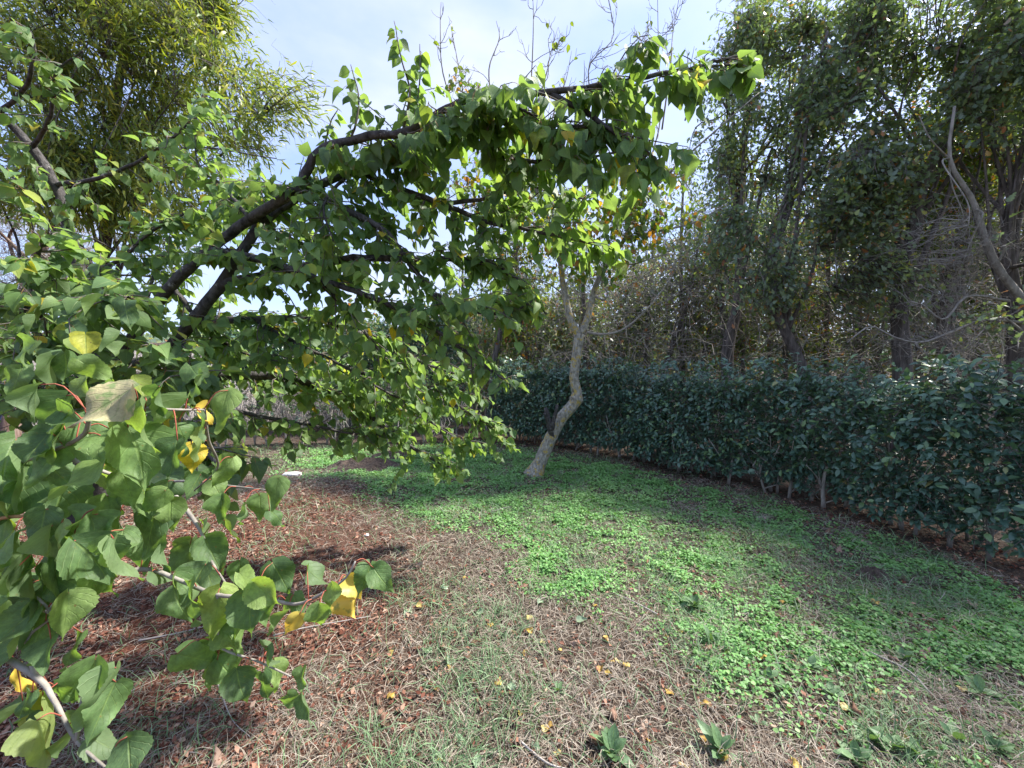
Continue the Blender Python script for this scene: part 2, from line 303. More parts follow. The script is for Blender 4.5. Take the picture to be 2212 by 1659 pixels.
# ------------------------------------------------------------------ ground
xb_py = [940, 985, 1000, 1040, 1060, 1100, 1130, 1200, 1260, 1330, 1450, 1560, 1659, 1900]
xb_px = [620, 640, 690, 760, 830, 900, 1060, 1130, 1190, 1380, 1500, 1700, 1830, 2000]
HEDGE_R = np.array([G(2260, 1262), G(2150, 1222), G(1960, 1160), G(1800, 1108), G(1640, 1066), G(1500, 1034), G(1370, 1003), G(1250, 978), G(1140, 957), G(1060, 948)])[:, :2]
HEDGE_B = np.array([[-16.5, 7.9], [-12, 7.5], [-8, 7.2], [-4.5, 7.25], [-2.2, 7.6], [-.6, 8.1]])
def dist_line(x, y, line):
    p = np.stack([x, y], -1)[..., None, :]; a, b = line[:-1], line[1:]; ab = b - a
    t = np.clip(np.sum((p - a) * ab, -1) / np.sum(ab * ab, -1), 0, 1)
    return np.min(np.linalg.norm(p - (a + t[..., None] * ab), axis=-1), -1)
def behind_hedge(x, y):
    # y of the hedge line at this x: beyond it the garden ends
    yy = np.interp(x, [-16, -8, -4.5, -2.2, -.6, 0, 1.1, 2.1, 2.9, 3.3, 3.6], [7.9, 7.2, 7.25, 7.6, 8.1, 7.8, 6.8, 5.9, 4.9, 3.7, 2.6])
    return y - yy
def gz(x, y):
    x = np.asarray(x, float); y = np.asarray(y, float)
    z = .05 * (fbm(x, y, .7) - .5) + .02 * (fbm(x, y, 3.1, 4) - .5)
    z = z + .16 * np.exp(-((x + 2.3) ** 2 / .7 + (y - 4.0) ** 2 / 1.3))
    z = z + sstep(9, 16, y) * sstep(-1, -6, x) * np.clip((y - 9) * .085, 0, 7.) - sstep(9, 12, y) * .0
    return z
def clover_amt(x, y):
    px, py, d = proj(np.stack([x, y, np.zeros_like(x)], -1)); xb = np.interp(py, xb_py, xb_px)
    c = sstep(-130, 90, px - xb + 260 * (fbm(x, y, 2.2, 2) - .5)); n = .6 * fbm(x, y, 3.2, 20) + .4 * fbm(x, y, 9, 23)
    c = c * (.14 + .86 * sstep(.44, .60, n + .1 * sstep(1500, 1100, px) * sstep(1350, 1000, py)))
    c = c * sstep(.12, .5, dist_line(x, y, HEDGE_R)) * (1 - .85 * sstep(1000, 965, py + 22 * (n - .5) * 2))
    far = sstep(-.6, -.2, behind_hedge(x, y)); return c * (1 - far)
def red_amt(x, y):
    px, py, d = proj(np.stack([x, y, np.zeros_like(x)], -1))
    return np.clip(sstep(1050, 520, px + 300 * (fbm(x, y, 1.5, 8) - .5)) * sstep(1020, 1120, py), 0, 1)
g1 = np.concatenate([-np.geomspace(9, 900, 26)[::-1], np.arange(-8.9, 8.95, .09), np.geomspace(9, 900, 26)])
g2 = np.concatenate([-np.geomspace(3, 500, 14)[::-1], np.arange(-2.9, 11.95, .09), np.geomspace(12, 1200, 40)])
X, Y = np.meshgrid(g1, g2); Z = gz(X, Y); nx, ny = len(g1), len(g2)
i, j = np.meshgrid(np.arange(nx - 1), np.arange(ny - 1)); q = np.stack([j * nx + i, j * nx + i + 1, (j + 1) * nx + i + 1, (j + 1) * nx + i], -1).reshape(-1, 4)
gm, nt, N, Lk = newmat('garden_ground')
at1 = N('Attribute'); at1.attribute_name = 'rnd'; at2 = N('Attribute'); at2.attribute_name = 'red'
geo = N('NewGeometry'); n1 = N('TexNoise'); n1.inputs['Scale'].default_value = 9; n1.inputs['Detail'].default_value = 9; n1.inputs['Roughness'].default_value = .75; Lk(geo.outputs['Position'], n1.inputs['Vector'])
n2 = N('TexNoise'); n2.inputs['Scale'].default_value = 70; n2.inputs['Detail'].default_value = 4; Lk(geo.outputs['Position'], n2.inputs['Vector'])
r1 = ramp(N, [(.3, (.03, .022, .017)), (.5, (.075, .056, .043)), (.72, (.17, .135, .105))]); Lk(n1.outputs['Fac'], r1.inputs[0])
r2 = ramp(N, [(.3, (.04, .016, .01)), (.5, (.11, .042, .026)), (.72, (.22, .11, .075))]); Lk(n2.outputs['Fac'], r2.inputs[0])
r3 = ramp(N, [(.3, (.03, .07, .02)), (.7, (.08, .17, .045))]); Lk(n2.outputs['Fac'], r3.inputs[0])
ma = N('Mix'); ma.data_type = 'RGBA'; Lk(at2.outputs['Fac'], ma.inputs['Factor']); Lk(r1.outputs[0], ma.inputs['A']); Lk(r2.outputs[0], ma.inputs['B'])
mf = N('Math'); mf.operation = 'MULTIPLY'; mf.inputs[1].default_value = .75; Lk(at1.outputs['Fac'], mf.inputs[0])
mb = N('Mix'); mb.data_type = 'RGBA'; Lk(mf.outputs[0], mb.inputs['Factor']); Lk(ma.outputs['Result'], mb.inputs['A']); Lk(r3.outputs[0], mb.inputs['B'])
bs = N('BsdfPrincipled'); bs.inputs['Roughness'].default_value = .95; bs.inputs['Specular IOR Level'].default_value = .15; Lk(mb.outputs['Result'], bs.inputs['Base Color'])
bp = N('Bump'); bp.inputs['Strength'].default_value = 1; bp.inputs['Distance'].default_value = .02; ad = N('Math'); ad.operation = 'ADD'; Lk(n1.outputs['Fac'], ad.inputs[0]); Lk(n2.outputs['Fac'], ad.inputs[1]); Lk(ad.outputs[0], bp.inputs['Height']); Lk(bp.outputs[0], bs.inputs['Normal'])
om = N('OutputMaterial'); Lk(bs.outputs[0], om.inputs['Surface'])
gme = raw_mesh('ground', np.stack([X, Y, Z], -1).reshape(-1, 3), q.ravel(), np.full(len(q), 4), [gm], rnd=clover_amt(X.ravel(), Y.ravel()))
a = gme.attributes.new('red', 'FLOAT', 'POINT'); a.data.foreach_set('value', np.asarray(red_amt(X.ravel(), Y.ravel()), np.float32))
link('ground', gme, kind='structure')
# ------------------------------------------------------------------ distant hill and brush slope
def ridge(name, x0, x1, y0, top, mat, seed, nxx=160, nyy=30, bump=2.2):
    xs = np.linspace(x0, x1, nxx); ys = np.linspace(0, 1, nyy); X, Y = np.meshgrid(xs, ys)
    prof = top * (.62 + .5 * vnoise(X, X * 0, 1 / 90., seed) ) * np.sin(np.clip(Y, 0, 1) * math.pi) ** .6
    Z = prof + bump * (fbm(X, Y * 130, .16, seed) - .3) - 2
    i, j = np.meshgrid(np.arange(nxx - 1), np.arange(nyy - 1)); q = np.stack([j * nxx + i, j * nxx + i + 1, (j + 1) * nxx + i + 1, (j + 1) * nxx + i], -1).reshape(-1, 4)
    me = raw_mesh(name, np.stack([X, y0 + Y * 130, Z], -1).reshape(-1, 3), q.ravel(), np.full(len(q), 4), [mat])
    return link(name, me, kind='structure')
hm, nt, N, Lk = newmat('wooded_hill'); geo = N('NewGeometry'); n1 = N('TexNoise'); n1.inputs['Scale'].default_value = .22; n1.inputs['Detail'].default_value = 8; n1.inputs['Roughness'].default_value = .7; Lk(geo.outputs['Position'], n1.inputs['Vector'])
r1 = ramp(N, [(.35, (.03, .055, .035)), (.55, (.07, .11, .06)), (.72, (.15, .15, .11))]); Lk(n1.outputs['Fac'], r1.inputs[0]); bs = N('BsdfPrincipled'); bs.inputs['Roughness'].default_value = .95; Lk(r1.outputs[0], bs.inputs['Base Color'])
bp = N('Bump'); bp.inputs['Strength'].default_value = 1; bp.inputs['Distance'].default_value = 3; Lk(n1.outputs['Fac'], bp.inputs['Height']); Lk(bp.outputs[0], bs.inputs['Normal']); om = N('OutputMaterial'); Lk(bs.outputs[0], om.inputs['Surface'])
ridge('hill', -420, 260, 150, 26, hm, 3)
# crowns along the ridge and slope so that the skyline is leafy
K = 9000; hx = rng.uniform(-300, 40, K); hy = rng.uniform(75, 160, K); hz = gz(hx, hy) + rng.random(K) ** 1.5 * 5 * (.4 + vnoise(hx, hy, .12)) 
dv = rng.normal(size=(K, 3)); scatter(SIMPLE, np.stack([hx, hy, hz], -1), frames(dv, rng.normal(size=(K, 3)) + [0, 0, 1]), rng.uniform(.8, 2.0, K), rng.random(K), [M['oak']], 'far_wood', None)
bpy.data.objects['far_wood']['label'] = 'far-off wood on the hill beyond the hedge'; bpy.data.objects['far_wood']['category'] = 'wood'
# pale leafless brush on the slope behind the back hedge
K = 26000; bx = rng.uniform(-34, -1.5, K); by = 9 + rng.random(K) ** 1.4 * 30; ok = bx > -1.5 * by - 2; bx, by = bx[ok], by[ok]; K = len(bx)
b0 = np.stack([bx, by, gz(bx, by)], -1); dv = nrm(rng.normal(size=(K, 3)) * [1, 1, .2] + [0, 0, 1.0]); ln = rng.uniform(.5, 1.3, K)[:, None]; side = rng.normal(size=(K, 3)) * .2
pth = np.stack([b0, b0 + dv * ln * .5 + side * .5, b0 + dv * ln + side * 1.3 - [0, 0, .1]], 1); br = np.stack([np.full(K, .011), np.full(K, .008), np.full(K, .004)], 1) * (by / 14)[:, None] ** .8
bg_ = Bag(); bg_.add(*tubes(pth, br, 3), rnd=0); o = bg_.build('brushwood', [M['twig_pale']]); tag(o, 'pale leafless brushwood on the slope behind the hedge', 'brushwood', None, 'stuff')
# ------------------------------------------------------------------ ground cover
def ground_pts(n, dmin, dmax, power=1.0, xlim=1.5):
    d = dmin + (dmax - dmin) * rng.random(n) ** power; x = (rng.random(n) * 2 - 1) * xlim * d
    return x, d
# clover: density even in the plane
n = 620000; x, y = rng.uniform(-4.5, 4.6, n), rng.uniform(1.1, 8.0, n)
c = clover_amt(x, y); keep = (rng.random(n) < c * np.clip(1.15 - y * .07, .5, 1)) & (np.abs(x) < y * 1.38 + .3); x, y = x[keep], y[keep]
if len(x) > 190000: x, y = x[:190000], y[:190000]
n = len(x); print('clover', n)
sz = rng.uniform(.010, .022, n) * (1 + .09 * (y - 1)); hh = rng.random(n) * .045 * sstep(.3, .7, fbm(x, y, 5.5, 44)) + .004
pos = np.stack([x, y, gz(x, y) + hh], -1)
pent = Tmpl(); th = np.array([0, 60, 130, 230, 300]) / 180 * np.pi; pent.V = np.stack([.5 * np.cos(th), .5 * np.sin(th), .12 * np.cos(th * 2)], -1); pent.L = np.arange(5); pent.T = np.array([5]); pent.M = np.array([0]); pent.uv = np.tile([[.3, .3]], (5, 1))
o = scatter([pent], pos, frames(rng.normal(size=(n, 3)) * [1, 1, .25], rng.normal(size=(n, 3)) * .38 + [0, 0, 1]), sz, np.clip(fbm(x, y, 1.2, 30) + rng.normal(size=n) * .16, 0, 1), [M['clover']], 'clover', None)
tag(o, 'bright green clover carpeting the ground beside the hedge', 'clover')
def blades(n, x, y, L, W, flat, mat, name, label, cat, rnd, up=0.0):
    h = rng.random(n) * 2 * np.pi; d = np.stack([np.cos(h), np.sin(h)], -1)
    b = np.stack([x, y, gz(x, y) + .002 + rng.random(n) * .012], -1)
    el = flat; turn = rng.normal(size=n) * .5; K = 4; pts = [b]; ang = el.copy(); hd = h.copy()
    for k in range(K - 1):
        st = np.stack([np.cos(hd) * np.cos(ang), np.sin(hd) * np.cos(ang), np.sin(ang)], -1) * (L / (K - 1))[:, None]
        nxt = pts[-1] + st; nxt[:, 2] = np.maximum(nxt[:, 2], gz(nxt[:, 0], nxt[:, 1]) + .004); pts.append(nxt); ang = ang - rng.uniform(.1, .7, n) * (1 - up); hd = hd + turn * .6
    Pp = np.stack(pts, 1); sd_ = np.stack([-np.sin(h), np.cos(h), rng.normal(size=n) * .5], -1); sd_ = nrm(sd_)
    wv = W[:, None] * np.array([.9, 1, .8, .15]); A = Pp + sd_[:, None] * wv[..., None] * .5; B = Pp - sd_[:, None] * wv[..., None] * .5
    V = np.stack([A, B], 2).reshape(n, -1, 3); q = np.array([[2 * k, 2 * k + 1, 2 * k + 3, 2 * k + 2] for k in range(K - 1)]).ravel()
    L_ = (q[None] + (np.arange(n) * 2 * K)[:, None]).ravel()
    me = raw_mesh(name, V.reshape(-1, 3), L_, np.full(n * (K - 1), 4), [mat], rnd=np.repeat(rnd, 2 * K))
    return tag(link(name, me), label, cat, None, 'stuff')
n = 260000; d = 1.05 + 5.9 * rng.random(n) ** 1.5; x = (rng.random(n) * 2 - 1) * 1.4 * d; y = d; c = clover_amt(x, y); bh = behind_hedge(x, y)
mound = np.exp(-(((x + 2.3) / .75) ** 2 + ((y - 5.8) / .45) ** 2)); ra_ = red_amt(x, y); keep = (rng.random(n) < (1 - .4 * c) * (1 - .45 * ra_) * (.35 + .65 * sstep(.35, .6, fbm(x, y, 2.6, 50))) * (1 - mound)) & (bh < -.15); x, y = x[keep], y[keep]
n = min(len(x), 88000); x, y = x[:n], y[:n]; print('straw', n)
rr = np.clip(rng.normal(size=n) * .22 + .5 + .35 * (fbm(x, y, 1.8, 60) - .5), 0, 1)
blades(n, x, y, rng.uniform(.03, .14, n), rng.uniform(.0012, .0028, n) * (1 + .14 * (y - 1)), np.abs(rng.normal(size=n)) * .35, M['straw'], 'dry_grass', 'matted dry straw coloured grass in the foreground', 'dry grass', rr)
n = 80000; d = 1.05 + 6.2 * rng.random(n) ** 1.3; x = (rng.random(n) * 2 - 1) * 1.4 * d; y = d
gr = sstep(.5, .68, fbm(x, y, 1.7, 90)) * (1 - .75 * red_amt(x, y)) + .25 * sstep(4, 6.5, y); keep = (rng.random(n) < gr * .9 + .12) & (behind_hedge(x, y) < -.2); x, y = x[keep], y[keep]; n = len(x); print('grass', n)
blades(n, x, y, rng.uniform(.04, .14, n), rng.uniform(.002, .004, n) * (1 + .12 * (y - 1)), rng.uniform(.2, 1.2, n), M['grass'], 'green_grass', 'thin green grass growing through the dry grass', 'grass', rng.random(n), up=.35)
# litter: small brown leaf fragments
n = 130000; d = 1.0 + 8 * rng.random(n) ** 1.4; x = (rng.random(n) * 2 - 1) * 1.45 * d; y = d; ra = red_amt(x, y); dh = dist_line(x, y, HEDGE_R)
keep = rng.random(n) < (.12 + .88 * ra * sstep(.3, .6, fbm(x, y, 3, 70)) + .3 * sstep(.7, .2, dh)) * (1 - .6 * clover_amt(x, y)); x, y = x[keep], y[keep]; n = len(x); print('litter', n)
scatter(SIMPLE, np.stack([x, y, gz(x, y) + rng.random(n) * .02 + .003], -1), frames(rng.normal(size=(n, 3)) * [1, 1, .3], rng.normal(size=(n, 3)) * .4 + [0, 0, 1]), rng.uniform(.008, .032, n) * (1 + .06 * y), np.clip(rng.random(n), 0, 1), [M['litter']], 'leaf_litter', None)
tag(bpy.data.objects['leaf_litter'], 'reddish brown leaf litter crumbled over the ground', 'leaf litter')
# ------------------------------------------------------------------ generic trees
def E(px, py, d, rx, ry, rd): return (P(px, py, d), np.array([rx / F * d, rd, ry / F * d]))
def sample_ell(ells, n, shell=.55):
    vol = np.array([np.prod(r) ** .8 for _, r in ells]); k = rng.choice(len(ells), n, p=vol / vol.sum())
    v = nrm(rng.normal(size=(n, 3))) * (rng.random(n) ** shell * 1.0)[:, None]
    return np.array([ells[i][0] for i in k]) + v * np.array([ells[i][1] for i in k])
def bend_paths(a, b, K=5, sag=0., wob=.12):
    n = len(a); t = np.linspace(0, 1, K)[None, :, None]; ln = np.linalg.norm(b - a, axis=1)[:, None, None]
    w = rng.normal(size=(n, 1, 3)) * wob; w2 = rng.normal(size=(n, 1, 3)) * wob * .5
    return a[:, None] * (1 - t) + b[:, None] * t + ln * (np.sin(t * np.pi) * (w + [0, 0, sag]) + np.sin(t * 2 * np.pi) * w2)
def tree(name, label, cat, trunk, r0, r1, ells, n_limb, n_twig, lpt, tm, lsize, lmat, bark, twigmat, sag=.1, droop=.5, group=None, single=0, spread=.16,
         extra=None, loc=None, limb_from=.35, limb_r=.45, wind=(0, 0, 0), maxtwig=1.2, skew=1.0, bare=0, twig_r=.004, clump=None, minpx=10):
    trunk = np.array(trunk, float); base = trunk[0].copy(); base[2] = gz(base[0], base[1]) - .02
    if trunk[0][2] > .3: trunk = np.vstack([base, trunk])
    root = empty(name, base, label, cat, group)
    tp = catmull(trunk, 26); tr = np.linspace(r0, r1, 26); tr[:3] *= [1.3, 1.12, 1.04]
    b = Bag(); b.add(*tubes(tp, tr, 10, .06)); b.build('trunk', [bark], root)
    nodes = []
    lims = list(extra or [])
    tgt = sample_ell(ells, n_limb, .35) if n_limb else np.zeros((0, 3))
    for g in tgt:
        k = int(rng.uniform(limb_from, .98) * 25); s = tp[k]
        m1 = s + (g - s) * .4 + np.array([0, 0, np.linalg.norm(g - s) * sag]) + rng.normal(size=3) * .08 * np.linalg.norm(g - s)
        m2 = s + (g - s) * .72 + np.array([0, 0, np.linalg.norm(g - s) * sag * .8]) + rng.normal(size=3) * .07 * np.linalg.norm(g - s)
        lims.append(([s, m1, m2, g], max(tr[k] * limb_r, .012), .005))
    for pts, ra, rb in lims:
        L = catmull(pts, 16); rr = ra + (rb - ra) * np.linspace(0, 1, 16) ** .75
        bb = Bag(); bb.add(*tubes(L, rr, 6, .05)); bb.build('limb', [bark if ra > .02 else twigmat], root); nodes.append(L[4:])
    nodes = np.vstack(nodes) if nodes else tp[10:]
    if n_twig:
        c = sample_ell(ells, n_twig, .5)
        if clump is not None:
            kk = sample_ell(ells, clump, .5); c = kk[rng.integers(0, clump, n_twig)] + rng.normal(size=(n_twig, 3)) * np.mean([r.mean() for _, r in ells]) * .22
        D = ((c[:, None] - nodes[None]) ** 2).sum(-1); ni = D.argmin(1); a = nodes[ni]; v = c - a; ln = np.linalg.norm(v, axis=1, keepdims=True)
        far = ln > maxtwig; a = np.where(far, c - v / ln * maxtwig, a)
        tw = bend_paths(a, c, 5, sag * .6, .1); wtw = np.linspace(1, .35, 5)[None] * twig_r * (1 + ln * 1.2)
        bb = Bag(); bb.add(*tubes(tw, wtw, 3))
        if bare:
            k = rng.integers(0, n_twig, bare); s = tw[k, rng.integers(1, 5, bare)]; e = s + nrm(rng.normal(size=(bare, 3)) + [0, 0, .2]) * rng.uniform(.12, .5, bare)[:, None]
            bb.add(*tubes(bend_paths(s, e, 4, .05, .12), np.linspace(1, .4, 4)[None] * np.full((bare, 1), twig_r * .7), 3))
        bb.build('twigs', [twigmat], root, kind='stuff')
        nl = int(n_twig * lpt)
        if nl:
            k = rng.integers(0, n_twig, nl); t = rng.random(nl) ** .6 * 4; i0 = np.minimum(t.astype(int), 3); f = (t - i0)[:, None]
            p = tw[k, i0] * (1 - f) + tw[k, i0 + 1] * f + rng.normal(size=(nl, 3)) * spread * .5
            td = nrm(tw[k, -1] - tw[k, 2]); dr = nrm(td * .7 + rng.normal(size=(nl, 3)) * .6 + np.array(wind) + [0, 0, -droop])
            nn = rng.normal(size=(nl, 3)) * .6 + [0, 0, 1.0]
            rn = np.clip(rng.random(nl) ** skew, 0, .999)
            scatter(tm, p, frames(dr, nn), lsize * rng.uniform(.65, 1.2, nl), rn, lmat if isinstance(lmat, list) else [lmat], 'crown', root, single, minpx=minpx)
    return root
# far mass of woodland beyond the named trees (nobody could count it)
K = 110000
fx = rng.uniform(-7, 30, K); fy = 10.5 + rng.random(K) * 9 + np.clip(-fx * .3, 0, 2) - np.clip((fx - 6) * .25, 0, 3)
top = np.interp(fx, [-7, -4, 0, 3, 5, 8, 14, 42], [2.6, 3.4, 4.0, 4.3, 5.4, 6.6, 8.5, 9]) * (.8 + .4 * vnoise(fx, fy, .5)); fz = rng.random(K) ** .85 * top
m = (vnoise(fx * 1.0 + fy * .3, fz * 1.0 + fy * .4, 1.3, 6) > .2 + .25 * (fz / top)); fx, fy, fz = fx[m], fy[m], fz[m]; K = len(fx)
o = scatter(SIMPLE, np.stack([fx, fy, fz], -1), frames(rng.normal(size=(K, 3)), rng.normal(size=(K, 3)) + [0, 0, .6]), rng.uniform(.12, .26, K), rng.random(K), [M['wood_leaf']], 'woodland', None)
tag(o, 'dense woodland foliage behind the nearer trees', 'woodland')
# tangle of bare twigs and saplings in the understorey
K = 15000; bx = rng.uniform(-6, 16, K); by = np.interp(bx, [-6, 0, 3, 5, 8, 16], [9.3, 9.3, 7.2, 6.2, 5.6, 5.6]) + .3 + rng.random(K) * 5; bz = rng.random(K) ** 1.2 * np.interp(bx, [-6, 0, 4, 16], [1.8, 3.0, 4.5, 6]) + .1
b0 = np.stack([bx, by, bz], -1); dv = nrm(rng.normal(size=(K, 3)) * [1, .7, .8] + [0, 0, .25]); ln = rng.uniform(.3, 1.3, K)[:, None]
bg_ = Bag(); bg_.add(*tubes(bend_paths(b0, b0 + dv * ln, 5, .08, .14), np.linspace(1, .4, 5)[None] * rng.uniform(.003, .010, K)[:, None], 3)); tag(bg_.build('undergrowth_twigs', [M['twig_grey']]), 'tangle of bare grey twigs in the shade under the wood', 'undergrowth', None, 'stuff')
# narrow-leaved tree, top left
tree('narrow_leaved_tree', 'tall tree with long narrow drooping yellow-green leaves at top left', 'tree',
     [(-6.1, 5.6, 0), (-6.0, 5.5, 1.3), (-5.6, 5.3, 2.6), (-5.2, 5.1, 4.0), (-4.9, 5.0, 5.2), (-4.6, 5, 6.2)],   .085, .03,
     [E(250, 60, 4.6, 330, 190, 1.0), E(450, 170, 4.4, 190, 130, .7), E(560, 260, 4.4, 125, 130, .5), E(600, 380, 4.3, 80, 60, .4), E(200, 260, 4.6, 260, 130, .8), E(60, 60, 4.4, 160, 170, .9), E(420, 20, 4.8, 130, 110, .7), E(330, 350, 4.6, 240, 90, .6), E(90, 330, 4.6, 150, 100, .7), E(480, 420, 4.5, 170, 60, .5), E(230, 440, 4.6, 260, 100, .6), E(120, 380, 4.7, 200, 120, .7), E(420, 380, 4.6, 180, 90, .5)],
     44, 2500, 15, LANCE, .115, M['lance'], M['bark_dark'], M['twig_dark'], sag=.14, droop=.4, single=300, spread=.2, wind=(.6, -.1, -.25), maxtwig=.8, twig_r=.003, bare=1500, limb_from=.1, limb_r=.35, clump=85)
# leafless tree at the far left
tree('bare_tree', 'leafless reddish-barked tree at the far left edge', 'tree',
     [P(20, 985, 6.0) * [1, 1, 0], P(22, 860, 6.0), P(30, 740, 6.0), P(52, 640, 5.9), P(80, 560, 5.8), P(95, 500, 5.8)], .13, .05,
     [E(60, 500, 5.8, 190, 130, 1.0), E(30, 640, 5.8, 160, 90, .8)], 22, 300, 0, SIMPLE, .05, M['walnut'], M['bark_red'], M['twig_grey'], sag=.12, bare=2200, twig_r=.0045, limb_r=.4,
     extra=[([P(35, 730, 6), P(5, 660, 5.9), P(-40, 560, 5.8)], .06, .02), ([P(45, 660, 5.9), P(100, 640, 5.8), P(170, 560, 5.6)], .05, .01)])
# oaks, right
oakE = [
 ('bushy oak with a slim dark trunk standing nearest the gap of sky', [(4.55, 8.0, 0), P(1572, 760, 8), P(1596, 640, 8), P(1600, 460, 7.9), P(1612, 250, 7.8), P(1640, 60, 7.8)], .14,
  [E(1640, 190, 7.6, 140, 190, 1.0), E(1590, 420, 7.6, 130, 130, .9), E(1650, 60, 7.4, 110, 110, .8)], 900, 'oak', .8),
 ('oak with a leaning dark trunk and dense blue-green leaves', [P(1745, 865, 7), P(1735, 800, 7), P(1690, 700, 7), P(1655, 600, 7), P(1700, 430, 6.9), P(1722, 280, 6.8), P(1738, 120, 6.7)], .12,
  [E(1760, 250, 6.8, 170, 170, 1.0), E(1640, 560, 6.4, 150, 110, .6), E(1820, 90, 6.6, 160, 130, 1.0), E(1740, 450, 6.4, 150, 90, .6)], 1500, 'oak', .85),
 ('thick-trunked oak forking to the right above the middle of the hedge', [P(1950, 880, 6.6), P(1950, 790, 6.6), P(1943, 690, 6.6), P(1948, 590, 6.6), P(1975, 500, 6.5), P(1998, 380, 6.4), P(2080, 220, 6.3), P(2120, 60, 6.2)], .16,
  [E(1960, 130, 6.2, 190, 170, 1.0), E(2100, 110, 6.0, 170, 170, 1.0), E(1880, 420, 6.4, 150, 120, .7), E(1810, 640, 6.2, 150, 100, .5)], 1500, 'oak', .8),
 ('oak with rusty autumn leaves among the green near the right edge', [P(2055, 880, 7.5), P(2050, 800, 7.5), P(2035, 700, 7.5), P(2070, 560, 7.4), P(2120, 420, 7.3), P(2150, 250, 7.2)], .17,
  [E(2080, 420, 7, 170, 130, .9), E(2180, 300, 6.8, 120, 160, 1.0), E(1960, 330, 7.4, 130, 110, .8)], 900, 'oak_y', 1.0),
 ('oak whose crooked trunk stands at the right edge of the view', [P(2205, 880, 5.6), P(2198, 800, 5.6), P(2190, 640, 5.6), P(2176, 540, 5.6), P(2190, 420, 5.5), P(2240, 260, 5.4)], .13,
  [E(2230, 130, 5.2, 150, 180, .9), E(2210, 690, 5.0, 80, 50, .4)], 500, 'oak', .85),
]
for lab, tr, r0, ells, nt_, mt, sk in oakE:
    tree('oak_tree', lab, 'oak tree', tr, r0, r0 * .3, ells, 18, int(nt_ * 1.0), 9, OAK, .088, M[mt], M['bark_oak'], M['twig_dark'], sag=.1, droop=.35, group='oaks beyond the hedge', single=120,
         spread=.2, maxtwig=.9, skew=sk, clump=44, wind=(.3, 0, 0), limb_from=.4, bare=500, minpx=12)
for i, (x_, y_, h_) in enumerate([(7.8, 3.6, 7.4), (8.4, .2, 7.4)]):  # unseen oaks outside the frame, added to shade the clover and hedge
    b0 = np.array([x_, y_, 0.]); tree('oak_tree', ['oak just out of view beyond the near end of the right hedge', 'second oak out of view past the near end of the right hedge', 'tall oak out of view to the right of the camera', 'short oak out of view to the right of the camera'][i], 'oak tree',
         [b0, b0 + [.1, .1, 2], b0 + [-.1, .2, 4], b0 + [.1, 0, h_ * .85]], .15, .04, [(b0 + [0, 0, h_ * .68], np.array([1.5, 1.4, h_ * .32]))], 14, 420, 9, OAK, .12, M['oak'], M['bark_oak'], M['twig_dark'], sag=.1, droop=.35, group='oaks beyond the hedge', spread=.3, maxtwig=.9, clump=30)
# thin dark trees of the wood behind
kinds = ['slender dark-trunked tree with many bare twigs, behind the crooked tree', 'slender wood-edge tree with sparse yellowing leaves behind the hedge']
for i in range(26):
    px = 1000 + i * 47 + rng.uniform(-14, 14); d = rng.uniform(8.8, 12.5); b0 = P(px, 790, d); b0[2] = 0
    if px > 1250: b0[1] += .0
    h = rng.uniform(4.2, 5.6) if px < 1450 else rng.uniform(5.5, 8.5); ln = rng.normal() * .35
    trk = [b0, b0 + [ln * .3, 0, h * .3], b0 + [ln * 1.2, rng.normal() * .2, h * .65], b0 + [ln * 1.6, 0, h]]
    es = [(b0 + [ln * 1.3, 0, h * .72], np.array([.9, .7, h * .3])), (b0 + [ln, 0, h * .42], np.array([.8, .6, h * .22]))]
    w = 0 if i % 3 == 0 else 1
    tree('woodland_tree', ('slim bare-twigged tree in the wood behind the hedge' if w == 0 else 'slim tree with thin yellowing foliage in the wood behind the hedge'), 'tree', trk, rng.uniform(.05, .1), .02, es, 9, 190, 5 if w == 0 else 12,
         SIMPLE, .1, M['oak_y'] if i % 2 else M['oak'], M['bark_oak'], M['twig_grey'], sag=.05, droop=.3, group='slim trees of the wood, bare twigged' if w == 0 else 'slim leafy trees of the wood', bare=420, twig_r=.005, maxtwig=.9, limb_from=.2, limb_r=.35)
# dark evergreen bushes behind the back hedge
for i, (px, py, d, rx, ry) in enumerate([(560, 760, 9.2, 110, 80), (760, 770, 9.0, 120, 100), (930, 740, 9.4, 120, 120)]):
    b0 = P(px, 900, d); b0[2] = 0
    tree('evergreen_bush', ['low dark evergreen bush behind the back hedge, furthest left of three', 'middle dark evergreen bush behind the back hedge', 'tallest dark evergreen bush behind the back hedge, nearest the crooked tree'][i], 'bush',
         [b0, b0 + [0, 0, .8], b0 + [.1, 0, 1.8]], .06, .02, [(P(px, py, d), np.array([rx / F * d, .7, ry / F * d]))], 10, 320, 14, SIMPLE, .1, M['privet'], M['bark_dark'], M['twig_dark'], spread=.25, group=None)
